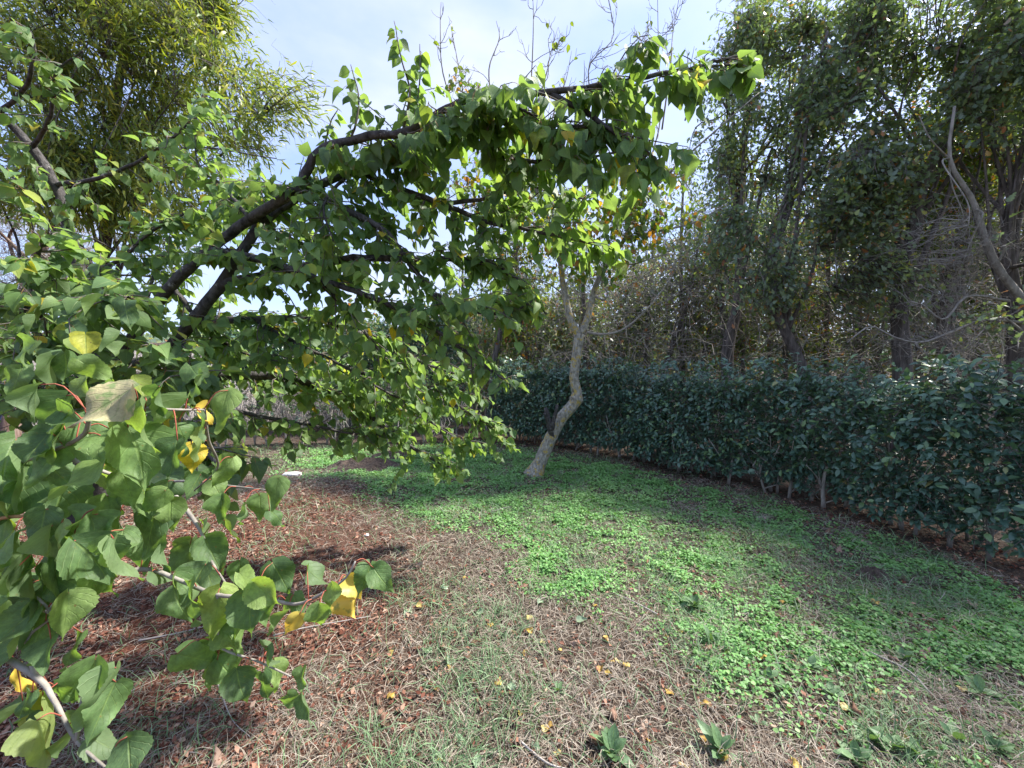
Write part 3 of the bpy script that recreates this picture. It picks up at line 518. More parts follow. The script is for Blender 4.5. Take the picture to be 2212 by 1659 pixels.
# pale-limbed tree on the right: bare lichen grey branches reaching in front of the oaks
tree('grey_limbed_tree', 'pale grey lichen-covered tree with twisting bare limbs at right', 'tree',
     [P(2290, 900, 5.2), P(2270, 800, 5.2), P(2230, 680, 5.2), P(2160, 585, 5.2), P(2130, 520, 5.2), P(2100, 430, 5.2), P(2052, 345, 5.2), P(2062, 230, 5.2)], .07, .015,
     [E(2060, 560, 5.2, 150, 120, .5), E(2050, 740, 5.0, 150, 40, .4)], 5, 110, 0, SIMPLE, .05, M['oak'], M['twig_grey'], M['twig_grey'], bare=700, twig_r=.004, maxtwig=.7,
     extra=[([P(2230, 700, 5.2), P(2130, 690, 5.1), P(2060, 715, 5), P(1990, 740, 5), P(1930, 728, 5), P(1880, 705, 5), P(1830, 740, 5)], .022, .008),
            ([P(2180, 650, 5.2), P(2090, 640, 5.1), P(2040, 690, 5), P(1995, 660, 5), P(1960, 650, 5)], .02, .006),
            ([P(2052, 345, 5.2), P(2010, 300, 5.1), P(1985, 250, 5.1)], .014, .005), ([P(2250, 760, 5.1), P(2190, 700, 5), P(2150, 690, 5), P(2080, 760, 4.9)], .018, .006)])
# ------------------------------------------------------------------ hedges
def hedge(name, label, line, h0, h1, thick, nleaf, nstem, lsize, single, dens_low, loose=.1, shoot=900):
    seg = np.linalg.norm(np.diff(line, axis=0), axis=1); cum = np.concatenate([[0], np.cumsum(seg)]); tot = cum[-1]
    at = lambda s: np.stack([np.interp(s, cum, line[:, 0]), np.interp(s, cum, line[:, 1])], -1)
    def nor(s):
        a, b = at(np.clip(s - .2, 0, tot)), at(np.clip(s + .2, 0, tot)); t = nrm(b - a); return np.stack([t[:, 1], -t[:, 0]], -1)
    root = empty(name, (*line[len(line) // 2], 0), label, 'hedge')
    # woody stems
    s = np.linspace(.05, tot - .05, nstem) + rng.normal(size=nstem) * .05; o = nor(s) * rng.uniform(.05, thick, nstem)[:, None]
    for k in range(nstem):
        p = at(s[k:k + 1])[0] + o[k]; g = float(gz(p[0], p[1])); b = Bag(); nb = 2 + int(rng.random() * 3); hh = rng.uniform(.75, 1.0) * h0
        pts = [np.array([p[0], p[1], g - .01]), np.array([p[0], p[1], g]) + [*rng.normal(size=2) * .03, hh * .3], np.array([p[0], p[1], g]) + [*rng.normal(size=2) * .07, hh * .9]]
        b.add(*tubes(catmull(pts, 7), np.linspace(rng.uniform(.012, .024), .007, 7), 6, .1))
        for q_ in range(nb):
            f = rng.uniform(.08, .5); s0 = catmull(pts, 20)[int(f * 19)]; b.add(*tubes(catmull([s0, s0 + [*rng.normal(size=2) * .08, .15], s0 + [*rng.normal(size=2) * .16, rng.uniform(.3, .7)]], 5), np.linspace(.009, .004, 5), 5, .1))
        b.build('stem', [M['twig_grey']], root)
    # leaves grow in sprays on upright shoots
    ns = shoot; ss = rng.uniform(0, tot, ns); u = rng.random(ns); v = rng.random(ns)
    top = (h0 + (h1 - h0) * ss / tot) * (1 + .16 * (vnoise(ss, ss * 0, 1.6, 3) - .5) + .08 * (vnoise(ss, ss * 0, 5.6, 5) - .5)) + np.abs(rng.normal(size=ns)) * loose * .75 - .05
    zz = top * (.14 + .86 * v ** dens_low)
    face = rng.random(ns) < .68; off = np.where(face, -.08 + np.abs(rng.normal(size=ns)) * .07, u * thick) + .24 * (vnoise(ss, zz, 1.9, 8) - .5) + .1 * (vnoise(ss, zz, 4.7, 18) - .5) + .16 * sstep(.6, 1.0, zz / top) * (1 - u)
    low = .0 + .26 * vnoise(ss, ss * 0, 2.3, 12); ok = zz > low; ss, off, zz, ns = ss[ok], off[ok], zz[ok], int(ok.sum())
    nt2 = ns // 7; s2 = rng.uniform(0, tot, nt2); z2 = (h0 + (h1 - h0) * s2 / tot) * (1.0 + .07 * (vnoise(s2, s2 * 0, 1.6, 3) - .5)) + rng.random(nt2) ** 2 * .33 - .02
    ss = np.concatenate([ss, s2]); off = np.concatenate([off, rng.uniform(-.05, thick * .7, nt2)]); zz = np.concatenate([zz, z2]); ns = len(ss)
    c = at(ss) + nor(ss) * off[:, None]; C = np.column_stack([c, zz + gz(c[:, 0], c[:, 1])])
    sh = nrm(np.column_stack([-nor(ss) * .35 + rng.normal(size=(ns, 2)) * .45, rng.uniform(.25, 1.1, ns)])); sl_ = rng.uniform(.1, .26, ns)
    tw = np.stack([C - sh * sl_[:, None] * .6, C, C + sh * sl_[:, None] * .4], 1)
    b = Bag(); b.add(*tubes(tw, np.tile([[.0035, .0028, .0015]], (ns, 1)), 3)); b.build('twigs', [M['twig_dark']], root, kind='stuff')
    per = nleaf // ns; k = np.repeat(np.arange(ns), per); n = len(k); t = rng.random(n) * 1.0
    pos = tw[k, 0] + (tw[k, 2] - tw[k, 0]) * t[:, None]; ang = rng.random(n) * 6.28; sdv = nrm(np.cross(sh[k], rng.normal(size=(n, 3))))
    dr = nrm(sdv + sh[k] * .35 + [0, 0, -.15] + rng.normal(size=(n, 3)) * .2); fr_ = frames(dr, sh[k] + [0, 0, .6] + rng.normal(size=(n, 3)) * .25)
    scatter(OVAL, pos, fr_, lsize * rng.uniform(.6, 1.25, n), np.clip(rng.random(n) * .5 + .25 * (t > .8) + .55 * (fbm(pos[:, 0] * 1.4, pos[:, 2] * 2 + pos[:, 1], 1.3, 77) - .3), 0, .999), [M['privet']], 'foliage', root, single, minpx=9)
    return root
hedge('privet_hedge', 'dense dark green privet hedge curving along the right side of the garden', HEDGE_R, 1.28, 1.31, .62, 46000, 74, .066, 300, .9, shoot=4600)
hedge('privet_hedge', 'thin leggy privet hedge with bare stems across the back of the garden', HEDGE_B, 1.15, 1.3, .45, 14000, 80, .06, 120, .62, shoot=1500)
# ------------------------------------------------------------------ crooked lichen tree (middle)
D = 5.3
ct = [P(1152, 1032, D), P(1166, 1000, D), P(1190, 945, D), P(1214, 902, D), P(1240, 872, D), P(1246, 850, D), P(1240, 815, D), P(1245, 770, D), P(1252, 722, D)]
ct[0][2] = -.03
root = empty('crooked_tree', (ct[0][0], ct[0][1], 0), 'crooked pale trunk with orange lichen leaning right in front of the hedge', 'tree')
tp = catmull(ct, 60); rr = np.interp(np.linspace(0, 1, 60), [0, .12, .3, .5, .56, .62, .75, .92, 1], [.155, .092, .082, .08, .098, .07, .064, .065, .074])
b = Bag(); b.add(*tubes(tp, rr, 18, .035)); b.build('trunk', [M['bark_pale']], root)
lims = [([P(1252, 726, D), P(1232, 690, D), P(1222, 640, D), P(1214, 600, D), P(1206, 540, D), P(1180, 470, D), P(1150, 380, D), P(1135, 300, 5.1)], .058, .02),
        ([P(1252, 726, D), P(1270, 685, D), P(1286, 620, D), P(1312, 572, D), P(1350, 515, D), P(1390, 430, 5.2), P(1410, 330, 5.2)], .052, .018),
        ([P(1268, 718, D), P(1300, 722, 5.2), P(1345, 712, 5.1), P(1400, 665, 5.0), P(1450, 600, 4.9)], .022, .005),
        ([P(1285, 640, D), P(1305, 648, 5.2), P(1312, 632, 5.1), P(1300, 618, 5.1)], .018, .007),
        ([P(1206, 540, D), P(1150, 480, 5.4), P(1070, 440, 5.4), P(1000, 445, 5.4)], .03, .008),
        ([P(1180, 470, D), P(1100, 400, 5.3), P(1040, 320, 5.3), P(985, 240, 5.3)], .03, .012),
        ([P(1350, 515, D), P(1420, 500, 5.1), P(1500, 480, 5.0), P(1570, 440, 4.9)], .022, .006),
        ([P(1390, 430, 5.2), P(1470, 350, 5), P(1560, 270, 4.9), P(1640, 200, 4.9)], .022, .005),
        ([P(1312, 572, D), P(1370, 570, 5.1), P(1440, 550, 5.0), P(1520, 560, 5)], .016, .004),
        ([P(1222, 640, D), P(1180, 610, 5.2), P(1130, 600, 5.1)], .012, .004)]
nodes = []
for pts, ra, rb in lims:
    L = catmull(pts, 22); nodes.append(L[5:]); bb = Bag(); bb.add(*tubes(L, ra + (rb - ra) * np.linspace(0, 1, 22) ** .8, 9, .06)); bb.build('limb', [M['bark_pale'] if ra > .03 else M['twig_grey']], root)
bb = Bag()   # pruned dead stub
for pts, r_ in [([P(1196, 952, D), P(1188, 925, 5.2), P(1184, 900, 5.18), P(1178, 882, 5.15)], .045), ([P(1190, 930, 5.2), P(1198, 900, 5.15), P(1204, 875, 5.1)], .035), ([P(1186, 915, 5.2), P(1176, 893, 5.1)], .03)]:
    L = catmull(pts, 8); bb.add(*tubes(L, np.linspace(r_, r_ * .55, 8), 9, .32))
bb.build('dead_stub', [M['bark_dark']], root)
# bare upright shoots against the sky, with side twigs and curled last leaves
def whip(a, b, side, r=.012, leaves=0):
    a, b = np.array(a), np.array(b); ln = np.linalg.norm(b - a); bag = Bag()
    L = catmull([a, a + (b - a) * .35 + rng.normal(size=3) * .05 * ln, a + (b - a) * .7 + rng.normal(size=3) * .04 * ln, b], 14); bag.add(*tubes(L, np.linspace(r, .003, 14), 5, .05)); tips = [L[-1]]
    for k in range(side):
        i = int(rng.uniform(2, 12)); s = L[i]; d0 = nrm(L[i + 1] - s); e = s + nrm(d0 * .9 + rng.normal(size=3) * [.75, .5, .25]) * ln * rng.uniform(.14, .42) * (1.1 - i / 16)
        T_ = bend_paths(s[None], e[None], 6, -.06, .09)[0]; bag.add(*tubes(T_, np.linspace(r * .45, .0025, 6), 4)); tips.append(e)
        for q_ in range(3):
            j = int(rng.integers(1, 6)); e2 = T_[j] + nrm(nrm(e - s) * .8 + rng.normal(size=3) * .6 + [0, 0, .3]) * rng.uniform(.06, .2); bag.add(*tubes(bend_paths(T_[j][None], e2[None], 4, 0, .08), np.linspace(.004, .002, 4)[None], 3)); tips.append(e2)
    bag.build('shoot', [M['twig_grey']], root); return tips, L
tips = []; lf = []
for (ax, ay, bx_, by_, d, s) in [(985, 245, 952, 5, 5.3, 7), (1000, 250, 975, 60, 5.3, 5), (1060, 210, 1072, 45, 5.2, 3), (1135, 300, 1150, -30, 5.1, 8), (1150, 260, 1205, 60, 5.1, 8), (1180, 300, 1235, 110, 5.2, 6),
                                 (1290, 260, 1310, -20, 5.2, 9), (1320, 240, 1390, 70, 5.2, 6), (1410, 330, 1420, -30, 5.2, 9), (1430, 280, 1470, -20, 5.1, 8), (1250, 260, 1262, 130, 5.2, 4), (1480, 260, 1500, 100, 5.1, 4), (1040, 320, 1020, 160, 5.2, 6)]:
    t_, L = whip(P(ax, ay, d), P(bx_, by_, d), s); tips += t_; nodes.append(L[:6])
tips = np.array(tips); nodes = np.vstack(nodes)
# crown: long ovate leaflets in drooping sprays
cc = sample_ell([E(1330, 490, 5.1, 190, 70, .5), E(1190, 430, 5.3, 160, 90, .5), E(1400, 420, 5.0, 130, 110, .5), E(1060, 400, 5.3, 110, 80, .4), E(1260, 580, 5.1, 130, 45, .3), E(1240, 520, 4.9, 120, 60, .3), E(1010, 200, 5.3, 60, 40, .2)], 330, .5)
ni = ((cc[:, None] - nodes[None]) ** 2).sum(-1).argmin(1); v = cc - nodes[ni]; ln = np.linalg.norm(v, axis=1, keepdims=True); a_ = np.where(ln > .8, cc - v / ln * .8, nodes[ni])
tw = bend_paths(a_, cc, 5, .05, .12); bb = Bag(); bb.add(*tubes(tw, np.tile(np.linspace(.005, .002, 5), (330, 1)), 3)); s = tw[rng.integers(0, 330, 600), rng.integers(1, 5, 600)]; bb.add(*tubes(bend_paths(s, s + nrm(rng.normal(size=(600, 3))) * rng.uniform(.1, .35, (600, 1)), 4), np.tile(np.linspace(.0035, .0018, 4), (600, 1)), 3)); bb.build('twigs', [M['twig_grey']], root, kind='stuff')
k = np.repeat(np.arange(330), 6); n = len(k); pos = tw[k, 4] + rng.normal(size=(n, 3)) * .07; dr = rng.normal(size=(n, 3)) * .6 + [.3, 0, -.6]; size = rng.uniform(.06, .11, n); rn = rng.random(n) * .999
kt = rng.integers(0, len(tips), 60); pos = np.vstack([pos, tips[kt] + rng.normal(size=(60, 3)) * .02]); dr = np.vstack([dr, rng.normal(size=(60, 3)) * .5 + [.6, 0, -.2]]); size = np.concatenate([size, rng.uniform(.06, .1, 60)]); rn = np.concatenate([rn, rng.uniform(.86, .999, 60)])
scatter(BROAD, pos, frames(dr, rng.normal(size=(len(pos), 3)) * .6 + [0, 0, 1]), size, rn, [M['walnut']], 'crown', root, 300, minpx=8)
# ------------------------------------------------------------------ the heart-leaved tree (foreground, left)
hroot = empty('heart_leaved_tree', (-2.95, 2.55, 0), 'large spreading tree with heart-shaped green leaves and an arching limb in the foreground', 'tree')
hub = P(225, 800, 2.4)
b = Bag(); b.add(*tubes(catmull([(-2.95, 2.55, -.05), (-2.85, 2.5, .5), (-2.68, 2.42, 1.0), hub], 20), np.linspace(.15, .1, 20), 12, .06)); b.build('trunk', [M['bark_dark']], hroot)
HL = [  # (points, r0, r1, twig spacing, twig length, leaf size, density)
 ([hub, P(265, 765, 2.35), P(310, 690, 2.3), P(370, 618, 2.2), P(450, 540, 2.1), P(540, 474, 2.0), P(640, 410, 1.9), P(682, 335, 1.85), P(760, 302, 1.8), P(870, 286, 1.75), P(960, 240, 1.7), P(1020, 216, 1.65), P(1180, 200, 1.6), P(1300, 186, 1.6), P(1400, 165, 1.6), P(1480, 150, 1.6), P(1560, 130, 1.6), P(1620, 112, 1.6)], .036, .004, .42),
 ([hub, P(340, 770, 2.3), P(415, 695, 2.2), P(480, 612, 2.1), P(560, 490, 2.1), P(650, 420, 2.05), P(760, 368, 2.0), P(850, 322, 1.95), P(900, 290, 1.9), P(1000, 278, 1.85), P(1060, 290, 1.8), P(1090, 340, 1.8), P(1130, 390, 1.8)], .038, .005, .3),
 ([P(870, 286, 1.75), P(980, 262, 1.75), P(1080, 255, 1.7), P(1180, 270, 1.65), P(1270, 275, 1.6), P(1350, 290, 1.6)], .016, .004, .0),
 ([P(1180, 200, 1.6), P(1260, 240, 1.6), P(1330, 290, 1.55), P(1390, 320, 1.55), P(1410, 350, 1.55)], .013, .004, 0),
 ([P(1020, 216, 1.65), P(1100, 230, 1.65), P(1160, 250, 1.6)], .01, .004, 0),
 ([P(1090, 340, 1.8), P(1180, 350, 1.7), P(1260, 340, 1.65), P(1330, 330, 1.6)], .01, .004, 0),
 # upright shoots
 ([P(870, 286, 1.75), P(885, 200, 1.75), P(865, 120, 1.75), P(852, 45, 1.75)], .007, .002, 0), ([P(890, 280, 1.8), P(905, 190, 1.8), P(908, 95, 1.8)], .006, .002, 0),
 ([P(760, 302, 1.8), P(775, 220, 1.8), P(758, 140, 1.8)], .006, .002, 0), ([P(700, 325, 1.85), P(712, 270, 1.85), P(730, 235, 1.85)], .005, .002, 0), ([P(1500, 150, 1.6), P(1590, 140, 1.58), P(1635, 170, 1.56)], .005, .003, 0),
 # limb to the left and upper left
 ([hub, P(150, 738, 2.3), P(85, 690, 2.2), P(0, 635, 2.1), P(-120, 560, 2.0)], .045, .03, .4),
 ([P(-60, 180, 2.4), P(0, 245, 2.45), P(70, 320, 2.5), P(120, 400, 2.5), P(150, 500, 2.5), P(175, 600, 2.5), P(200, 720, 2.45), hub], .02, .036, 0),
 ([P(70, 320, 2.5), P(110, 250, 2.3), P(120, 160, 2.2), P(180, 110, 2.1)], .014, .004, 0), ([P(120, 400, 2.5), P(230, 380, 2.3), P(330, 330, 2.2), P(420, 250, 2.1), P(440, 200, 2.1)], .014, .004, 0),
 ([P(0, 245, 2.4), P(60, 180, 2.2), P(70, 80, 2.1), P(20, 40, 2.0)], .014, .004, 0), ([P(175, 600, 2.5), P(260, 560, 2.3), P(330, 500, 2.2), P(420, 450, 2.2)], .016, .004, 0),
 # secondary boughs filling the middle
 ([P(450, 540, 2.1), P(560, 560, 2.0), P(680, 600, 1.95), P(800, 640, 1.9), P(920, 700, 1.9), P(1020, 770, 1.9), P(1100, 830, 1.9)], .025, .004, 0),
 ([P(480, 612, 2.1), P(600, 590, 2.1), P(740, 560, 2.0), P(880, 560, 1.9), P(1010, 560, 1.9), P(1100, 590, 1.9), P(1180, 680, 1.9)], .028, .004, 0),
 ([P(640, 410, 1.9), P(740, 450, 1.9), P(830, 500, 1.9), P(900, 590, 1.9), P(960, 650, 1.9), P(1080, 680, 1.85), P(1150, 650, 1.85)], .022, .004, 0),
 ([P(760, 368, 2.0), P(850, 400, 2.0), P(950, 440, 2.0), P(1060, 480, 1.95), P(1160, 500, 1.9), P(1250, 520, 1.9), P(1350, 545, 1.9)], .02, .004, 0),
 ([P(950, 440, 2.0), P(1050, 430, 1.95), P(1130, 400, 1.9), P(1200, 420, 1.9), P(1260, 430, 1.9)], .012, .003, 0),
 ([P(415, 695, 2.2), P(540, 690, 2.2), P(680, 690, 2.2), P(800, 730, 2.2), P(930, 790, 2.3), P(1030, 820, 2.4)], .024, .004, 0),
 ([hub, P(340, 820, 2.4), P(460, 812, 2.5), P(600, 815, 2.6), P(700, 840, 2.7), P(800, 900, 2.9), P(880, 960, 3.1), P(960, 1005, 3.2), P(1000, 1015, 3.2)], .045, .005, .1),
 ([P(600, 815, 2.6), P(720, 800, 2.6), P(860, 820, 2.6), P(960, 860, 2.7), P(1040, 910, 2.8), P(1075, 915, 2.8)], .02, .004, 0),
 ([P(700, 840, 2.7), P(780, 860, 2.8), P(880, 890, 2.9), P(960, 930, 3.0), P(1020, 975, 3.0)], .016, .004, 0),
 ([P(340, 820, 2.4), P(450, 870, 2.4), P(560, 900, 2.5), P(680, 920, 2.6), P(790, 940, 2.7), P(860, 930, 2.7)], .02, .004, 0),
 ([P(540, 690, 2.2), P(640, 740, 2.2), P(740, 790, 2.3), P(840, 850, 2.4), P(920, 880, 2.5)], .016, .004, 0),
 ([P(680, 600, 1.95), P(760, 680, 2.0), P(820, 760, 2.1), P(880, 820, 2.2), P(960, 850, 2.3)], .014, .004, 0),
 ([P(370, 618, 2.2), P(440, 700, 2.3), P(520, 760, 2.3), P(600, 780, 2.2)], .016, .004, 0), ([P(310, 690, 2.3), P(330, 600, 2.4), P(360, 540, 2.5)], .012, .004, 0),
 ([P(540, 474, 2.0), P(480, 400, 2.3), P(430, 360, 2.4), P(420, 280, 2.4)], .012, .003, 0), ([P(640, 410, 1.9), P(560, 400, 2.2), P(480, 450, 2.4), P(420, 480, 2.5)], .01, .003, 0),
 ([P(560, 490, 2.1), P(640, 520, 2.2), P(720, 560, 2.2), P(780, 600, 2.1)], .012, .003, 0), ([P(760, 368, 2.0), P(700, 440, 1.8), P(720, 520, 1.7)], .01, .003, 0),
 # towards the camera, left
 ([hub, P(180, 830, 2.1), P(120, 850, 1.9), P(70, 835, 1.7)], .03, .006, 0), ([P(180, 830, 2.1), P(150, 770, 1.8), P(110, 740, 1.6), P(60, 730, 1.5)], .014, .005, 0),
 ([P(150, 738, 2.3), P(190, 690, 1.9), P(240, 650, 1.6), P(280, 640, 1.5)], .014, .004, 0), ([P(85, 690, 2.2), P(100, 600, 1.9), P(80, 560, 1.7), P(110, 500, 1.7)], .014, .004, 0),
 ([hub, P(300, 830, 1.9), P(380, 820, 1.6), P(440, 800, 1.5)], .02, .005, 0), ([P(300, 830, 1.9), P(340, 780, 1.7), P(400, 740, 1.6)], .01, .004, 0), ([hub, P(260, 880, 1.9), P(330, 930, 1.6), P(420, 960, 1.4), P(470, 1000, 1.3)], .018, .005, 0),
]
hp, hd, hn, hs = [], [], [], []; twg = Bag()
dens = 1.0
def add_leaves(P0, Tn, n_l, size, droop, upr=False):
    k = rng.random(n_l)
    pass
for li, (pts, ra, rb, skip) in enumerate(HL):
    seg = sum(np.linalg.norm(np.array(pts[i + 1]) - pts[i]) for i in range(len(pts) - 1)); nn = max(14, int(seg / .05)); L = catmull(pts, nn)
    rad = ra + (rb - ra) * np.linspace(0, 1, nn) ** .85; jit = rng.normal(size=(nn, 3)) * min(.0025, ra * .15); jit[0] = 0
    bb = Bag(); bb.add(*tubes(L + jit, rad, 10 if ra > .02 else 6, .07)); bb.build('limb', [M['bark_dark'] if ra > .009 else M['twig_dark']], hroot)
    upright = ra <= .0071 and pts[-1][2] > pts[0][2] + .15
    ntw = int(seg * (1 - skip) / (.034 if li in (0, 2, 3, 4, 5) else .028)) if not upright else 0
    if li in (11, 12, 13, 14, 15): ntw = int(ntw * (.75 if li == 11 else .32))
    for q_ in range(ntw):
        t = skip + (1 - skip) * (q_ + rng.random()) / ntw; i = min(int(t * (nn - 1)), nn - 2); s = L[i]; T_ = nrm(L[i + 1] - L[i]); tl = rng.uniform(.07, .3) * (.5 + 1.1 * float(vnoise(t * seg * 5, li, 1))) * (1 if t < .85 else .3) * (.4 if ra < .006 else 1)
        dv = nrm(T_ * .8 + rng.normal(size=3) * ([.8, .8, .25] if li in (0, 2, 3, 4, 5) else [.8, .8, .55]) + [0, 0, -.3 if li in (0, 2, 3, 4, 5) else -.15]); e = s + dv * tl; e[2] -= tl * .25 * rng.random()
        W_ = bend_paths(s[None], e[None], 5, .08, .06)[0]; twg.add(*tubes(W_, np.linspace(max(.002, min(.004, rb)), .0013, 5), 4))
        nl = max(3, int(tl / .024)); ks = np.linspace(.25, 1, nl)
        for kk in ks:
            f = kk * 4; i0 = min(int(f), 3); p = W_[i0] * (1 - f + i0) + W_[i0 + 1] * (f - i0); hp.append(p)
            sd2 = nrm(np.cross(dv, [0, 0, 1]) * rng.choice([-1, 1]) + rng.normal(size=3) * .3)
            hang = .95 if li in (0, 2, 3, 4, 5) else .5
            hd.append(sd2 * .5 + dv * .35 + np.array([.12, 0, -hang]) + rng.normal(size=3) * .2); hn.append(np.array([0, -.15, 1.0]) + dv * .3 + rng.normal(size=3) * .4); hs.append(rng.uniform(.05, .09) * (.98 if li in (0, 2, 3, 4, 5) else .8 if li not in (6, 7, 8, 9) else .7))
    if upright:
        for q_ in range(int(seg / .016)):
            t = .15 + .85 * rng.random(); i = min(int(t * (nn - 1)), nn - 2); hp.append(L[i]); a_ = rng.random() * 6.28; hd.append(np.array([math.cos(a_), math.sin(a_) * .6, -.45])); hn.append(np.array([0, 0, 1.]) + rng.normal(size=3) * .4); hs.append(rng.uniform(.035, .06))
twg.build('twigs', [M['twig_dark']], hroot, kind='stuff')
# foreground boughs and their big leaves: (px, py, size in px, yellow 0/1, roll)
FB = [[P(-140, 1250, .9), P(-40, 1140, .72), P(60, 1115, .68), P(140, 1130, .66), P(180, 1166, .64), P(230, 1200, .64)],
      [P(-100, 1060, .8), P(40, 1000, .72), P(110, 975, .7), P(180, 940, .68), P(205, 880, .66), P(280, 880, .66), P(380, 885, .7), P(440, 885, .75)],
      [P(60, 1115, .68), P(200, 1230, .8), P(320, 1230, .85), P(385, 1252, .85), P(470, 1285, .82), P(560, 1290, .82), P(640, 1305, .8), P(700, 1280, .78), P(745, 1250, .78), P(768, 1212, .78)],
      [P(470, 1285, .82), P(470, 1360, .84), P(480, 1400, .84), P(560, 1430, .84), P(630, 1462, .84)],
      [P(-60, 1380, .75), P(75, 1460, .72), P(115, 1510, .7), P(165, 1600, .66), P(230, 1660, .64)],
      [P(270, 980, 1.3), P(350, 1040, 1.2), P(430, 1140, 1.1), P(450, 1200, 1.05), P(500, 1280, .9)], [P(350, 1040, 1.2), P(430, 1040, 1.1), P(500, 1050, 1.05), P(590, 1060, 1.0)],
      [P(110, 975, .7), P(200, 1010, .72), P(280, 1040, .75), P(330, 1070, .78), P(400, 1110, .8)], [P(75, 1460, .72), P(60, 1380, .74), P(110, 1330, .74), P(60, 1270, .74)], [P(165, 1600, .66), P(180, 1500, .66), P(210, 1450, .68)],
      [P(440, 885, .75), P(450, 950, .85), P(470, 1010, .95), P(420, 1060, 1.0)]]
hmain = np.vstack([catmull(f, 60) for f in FB])
for f, r_ in zip(FB, [.004, .005, .006, .0035, .006, .009, .004, .004, .004, .003, .004]):
    bb = Bag(); L = catmull(f, 40); bb.add(*tubes(L, np.linspace(r_, .0018, 40), 7, .06)); bb.build('branchlet', [M['petiole_g'] if f is FB[0] else M['twig_grey']], hroot)
FL = [(223, 883, 135, .99, 1), (193, 963, 140, .1), (177, 1033, 150, .3), (290, 996, 150, .05), (363, 910, 130, .5), (300, 923, 120, .85), (123, 903, 115, .7), (260, 1040, 110, .4), (20, 1003, 135, .6), (57, 1046, 130, .2),
      (120, 1090, 125, .75), (240, 1090, 105, .88), (316, 1080, 110, .5), (355, 1085, 90, .6), (477, 890, 100, .3), (437, 900, 60, .985), (440, 925, 70, .92), (437, 963, 75, .5), (373, 993, 85, .2), (477, 1020, 75, .3), (417, 1053, 60, .7),
      (593, 1070, 75, .5), (560, 1100, 60, .4), (520, 1110, 55, .6), (600, 1120, 50, .91), (57, 766, 100, .2), (97, 800, 100, .35), (140, 796, 85, .1), (167, 846, 95, .2), (207, 803, 90, .4), (427, 806, 85, .3), (417, 835, 85, .2),
      (267, 673, 85, .5), (193, 666, 80, .9), (187, 753, 80, .1), (77, 873, 90, .3), (25, 830, 90, .2), (300, 843, 70, .4), (20, 1160, 150, .5), (83, 1146, 90, .8), (67, 1250, 140, .15), (197, 1216, 125, .7), (250, 1216, 110, .6),
      (310, 1196, 100, .4), (323, 1150, 125, .3), (360, 1213, 75, .5), (417, 1213, 85, .6), (463, 1203, 90, .35), (457, 1246, 85, .2), (413, 1306, 105, .75), (463, 1333, 115, .5), (547, 1323, 100, .3), (607, 1253, 85, .6), (580, 1280, 80, .3),
      (643, 1313, 60, .8), (603, 1343, 70, .6), (630, 1353, 65, .99), (690, 1336, 65, .4), (717, 1293, 60, .6), (503, 1380, 90, .2), (430, 1430, 95, .1), (460, 1453, 75, .3), (487, 1450, 90, .2), (573, 1423, 85, .5), (523, 1480, 80, .2),
      (565, 1490, 70, .3), (653, 1470, 50, .5), (630, 1516, 55, .7), (667, 1530, 60, .93), (90, 1336, 115, .4), (143, 1333, 100, .3), (80, 1383, 100, .2), (27, 1416, 90, .5), (153, 1410, 80, .6), (100, 1420, 75, .8), (43, 1476, 75, .975),
      (120, 1566, 135, .45), (213, 1513, 120, .5), (200, 1473, 100, .9), (217, 1540, 110, .2), (97, 1606, 110, .9), (227, 1620, 80, .6), (283, 1646, 100, .4), (10, 1266, 100, .3), (20, 1330, 100, .6), (167, 1293, 110, .4), (747, 1310, 74, .99),
      (787, 1256, 75, .5), (830, 1253, 70, .7), (765, 1270, 60, .99), (15, 1100, 110, .4), (150, 1190, 110, .35), (270, 1150, 80, .5), (220, 1140, 70, .6), (130, 1030, 90, .3), (330, 1030, 100, .25), (235, 965, 110, .75), (280, 920, 80, .92),
      (400, 950, 70, .3), (480, 1100, 60, .2), (470, 1060, 60, .5), (500, 1150, 60, .4), (440, 1150, 60, .3), (90, 1010, 100, .3), (80, 975, 80, .5), (160, 900, 80, .2), (120, 960, 90, .4), (350, 870, 75, .3), (240, 860, 80, .2),
      (0, 1200, 120, .2), (120, 1250, 110, .3), (230, 1260, 80, .5), (540, 1260, 70, .5), (510, 1350, 75, .3), (380, 1270, 70, .2), (50, 1530, 70, .4), (10, 1560, 80, .5), (340, 1250, 60, .6), (20, 1080, 120, .3), (180, 1130, 70, .8)]
for (x0_, x1_, y0_, y1_, n_, s_) in [(40, 330, 960, 1260, 17, 85), (300, 480, 960, 1240, 6, 65), (-20, 150, 1260, 1420, 8, 95), (60, 240, 1460, 1640, 5, 90), (380, 700, 1240, 1350, 6, 75), (420, 600, 1400, 1480, 4, 70), (60, 300, 700, 800, 6, 60)]:
    for q_ in range(n_): FL.append((rng.uniform(x0_, x1_), rng.uniform(y0_, y1_), s_ * rng.uniform(.8, 1.2), .3))
YL = {.99, .985, .975}
leaf_mats = [M['hero'], M['petiole']]; NF0 = 150; mesF = {}; NFL = 0
M['yl'] = leafmat('yellow_heart_leaf', [(0, (.62, .42, .05)), (.5, (.68, .5, .09)), (1, (.58, .5, .12))], transl=.3, rough=.45, veins=False, tint=(1.2, 1, .4), blot=(2.6, .56, (.3, .3, .07)))
M['tan'] = leafmat('tan_heart_leaf', [(0, (.32, .3, .15)), (1, (.4, .36, .2))], transl=.25, rough=.6, veins=True, tint=(1.2, 1.1, .5), blot=(3.5, .52, (.2, .26, .1)))
pet = Bag()
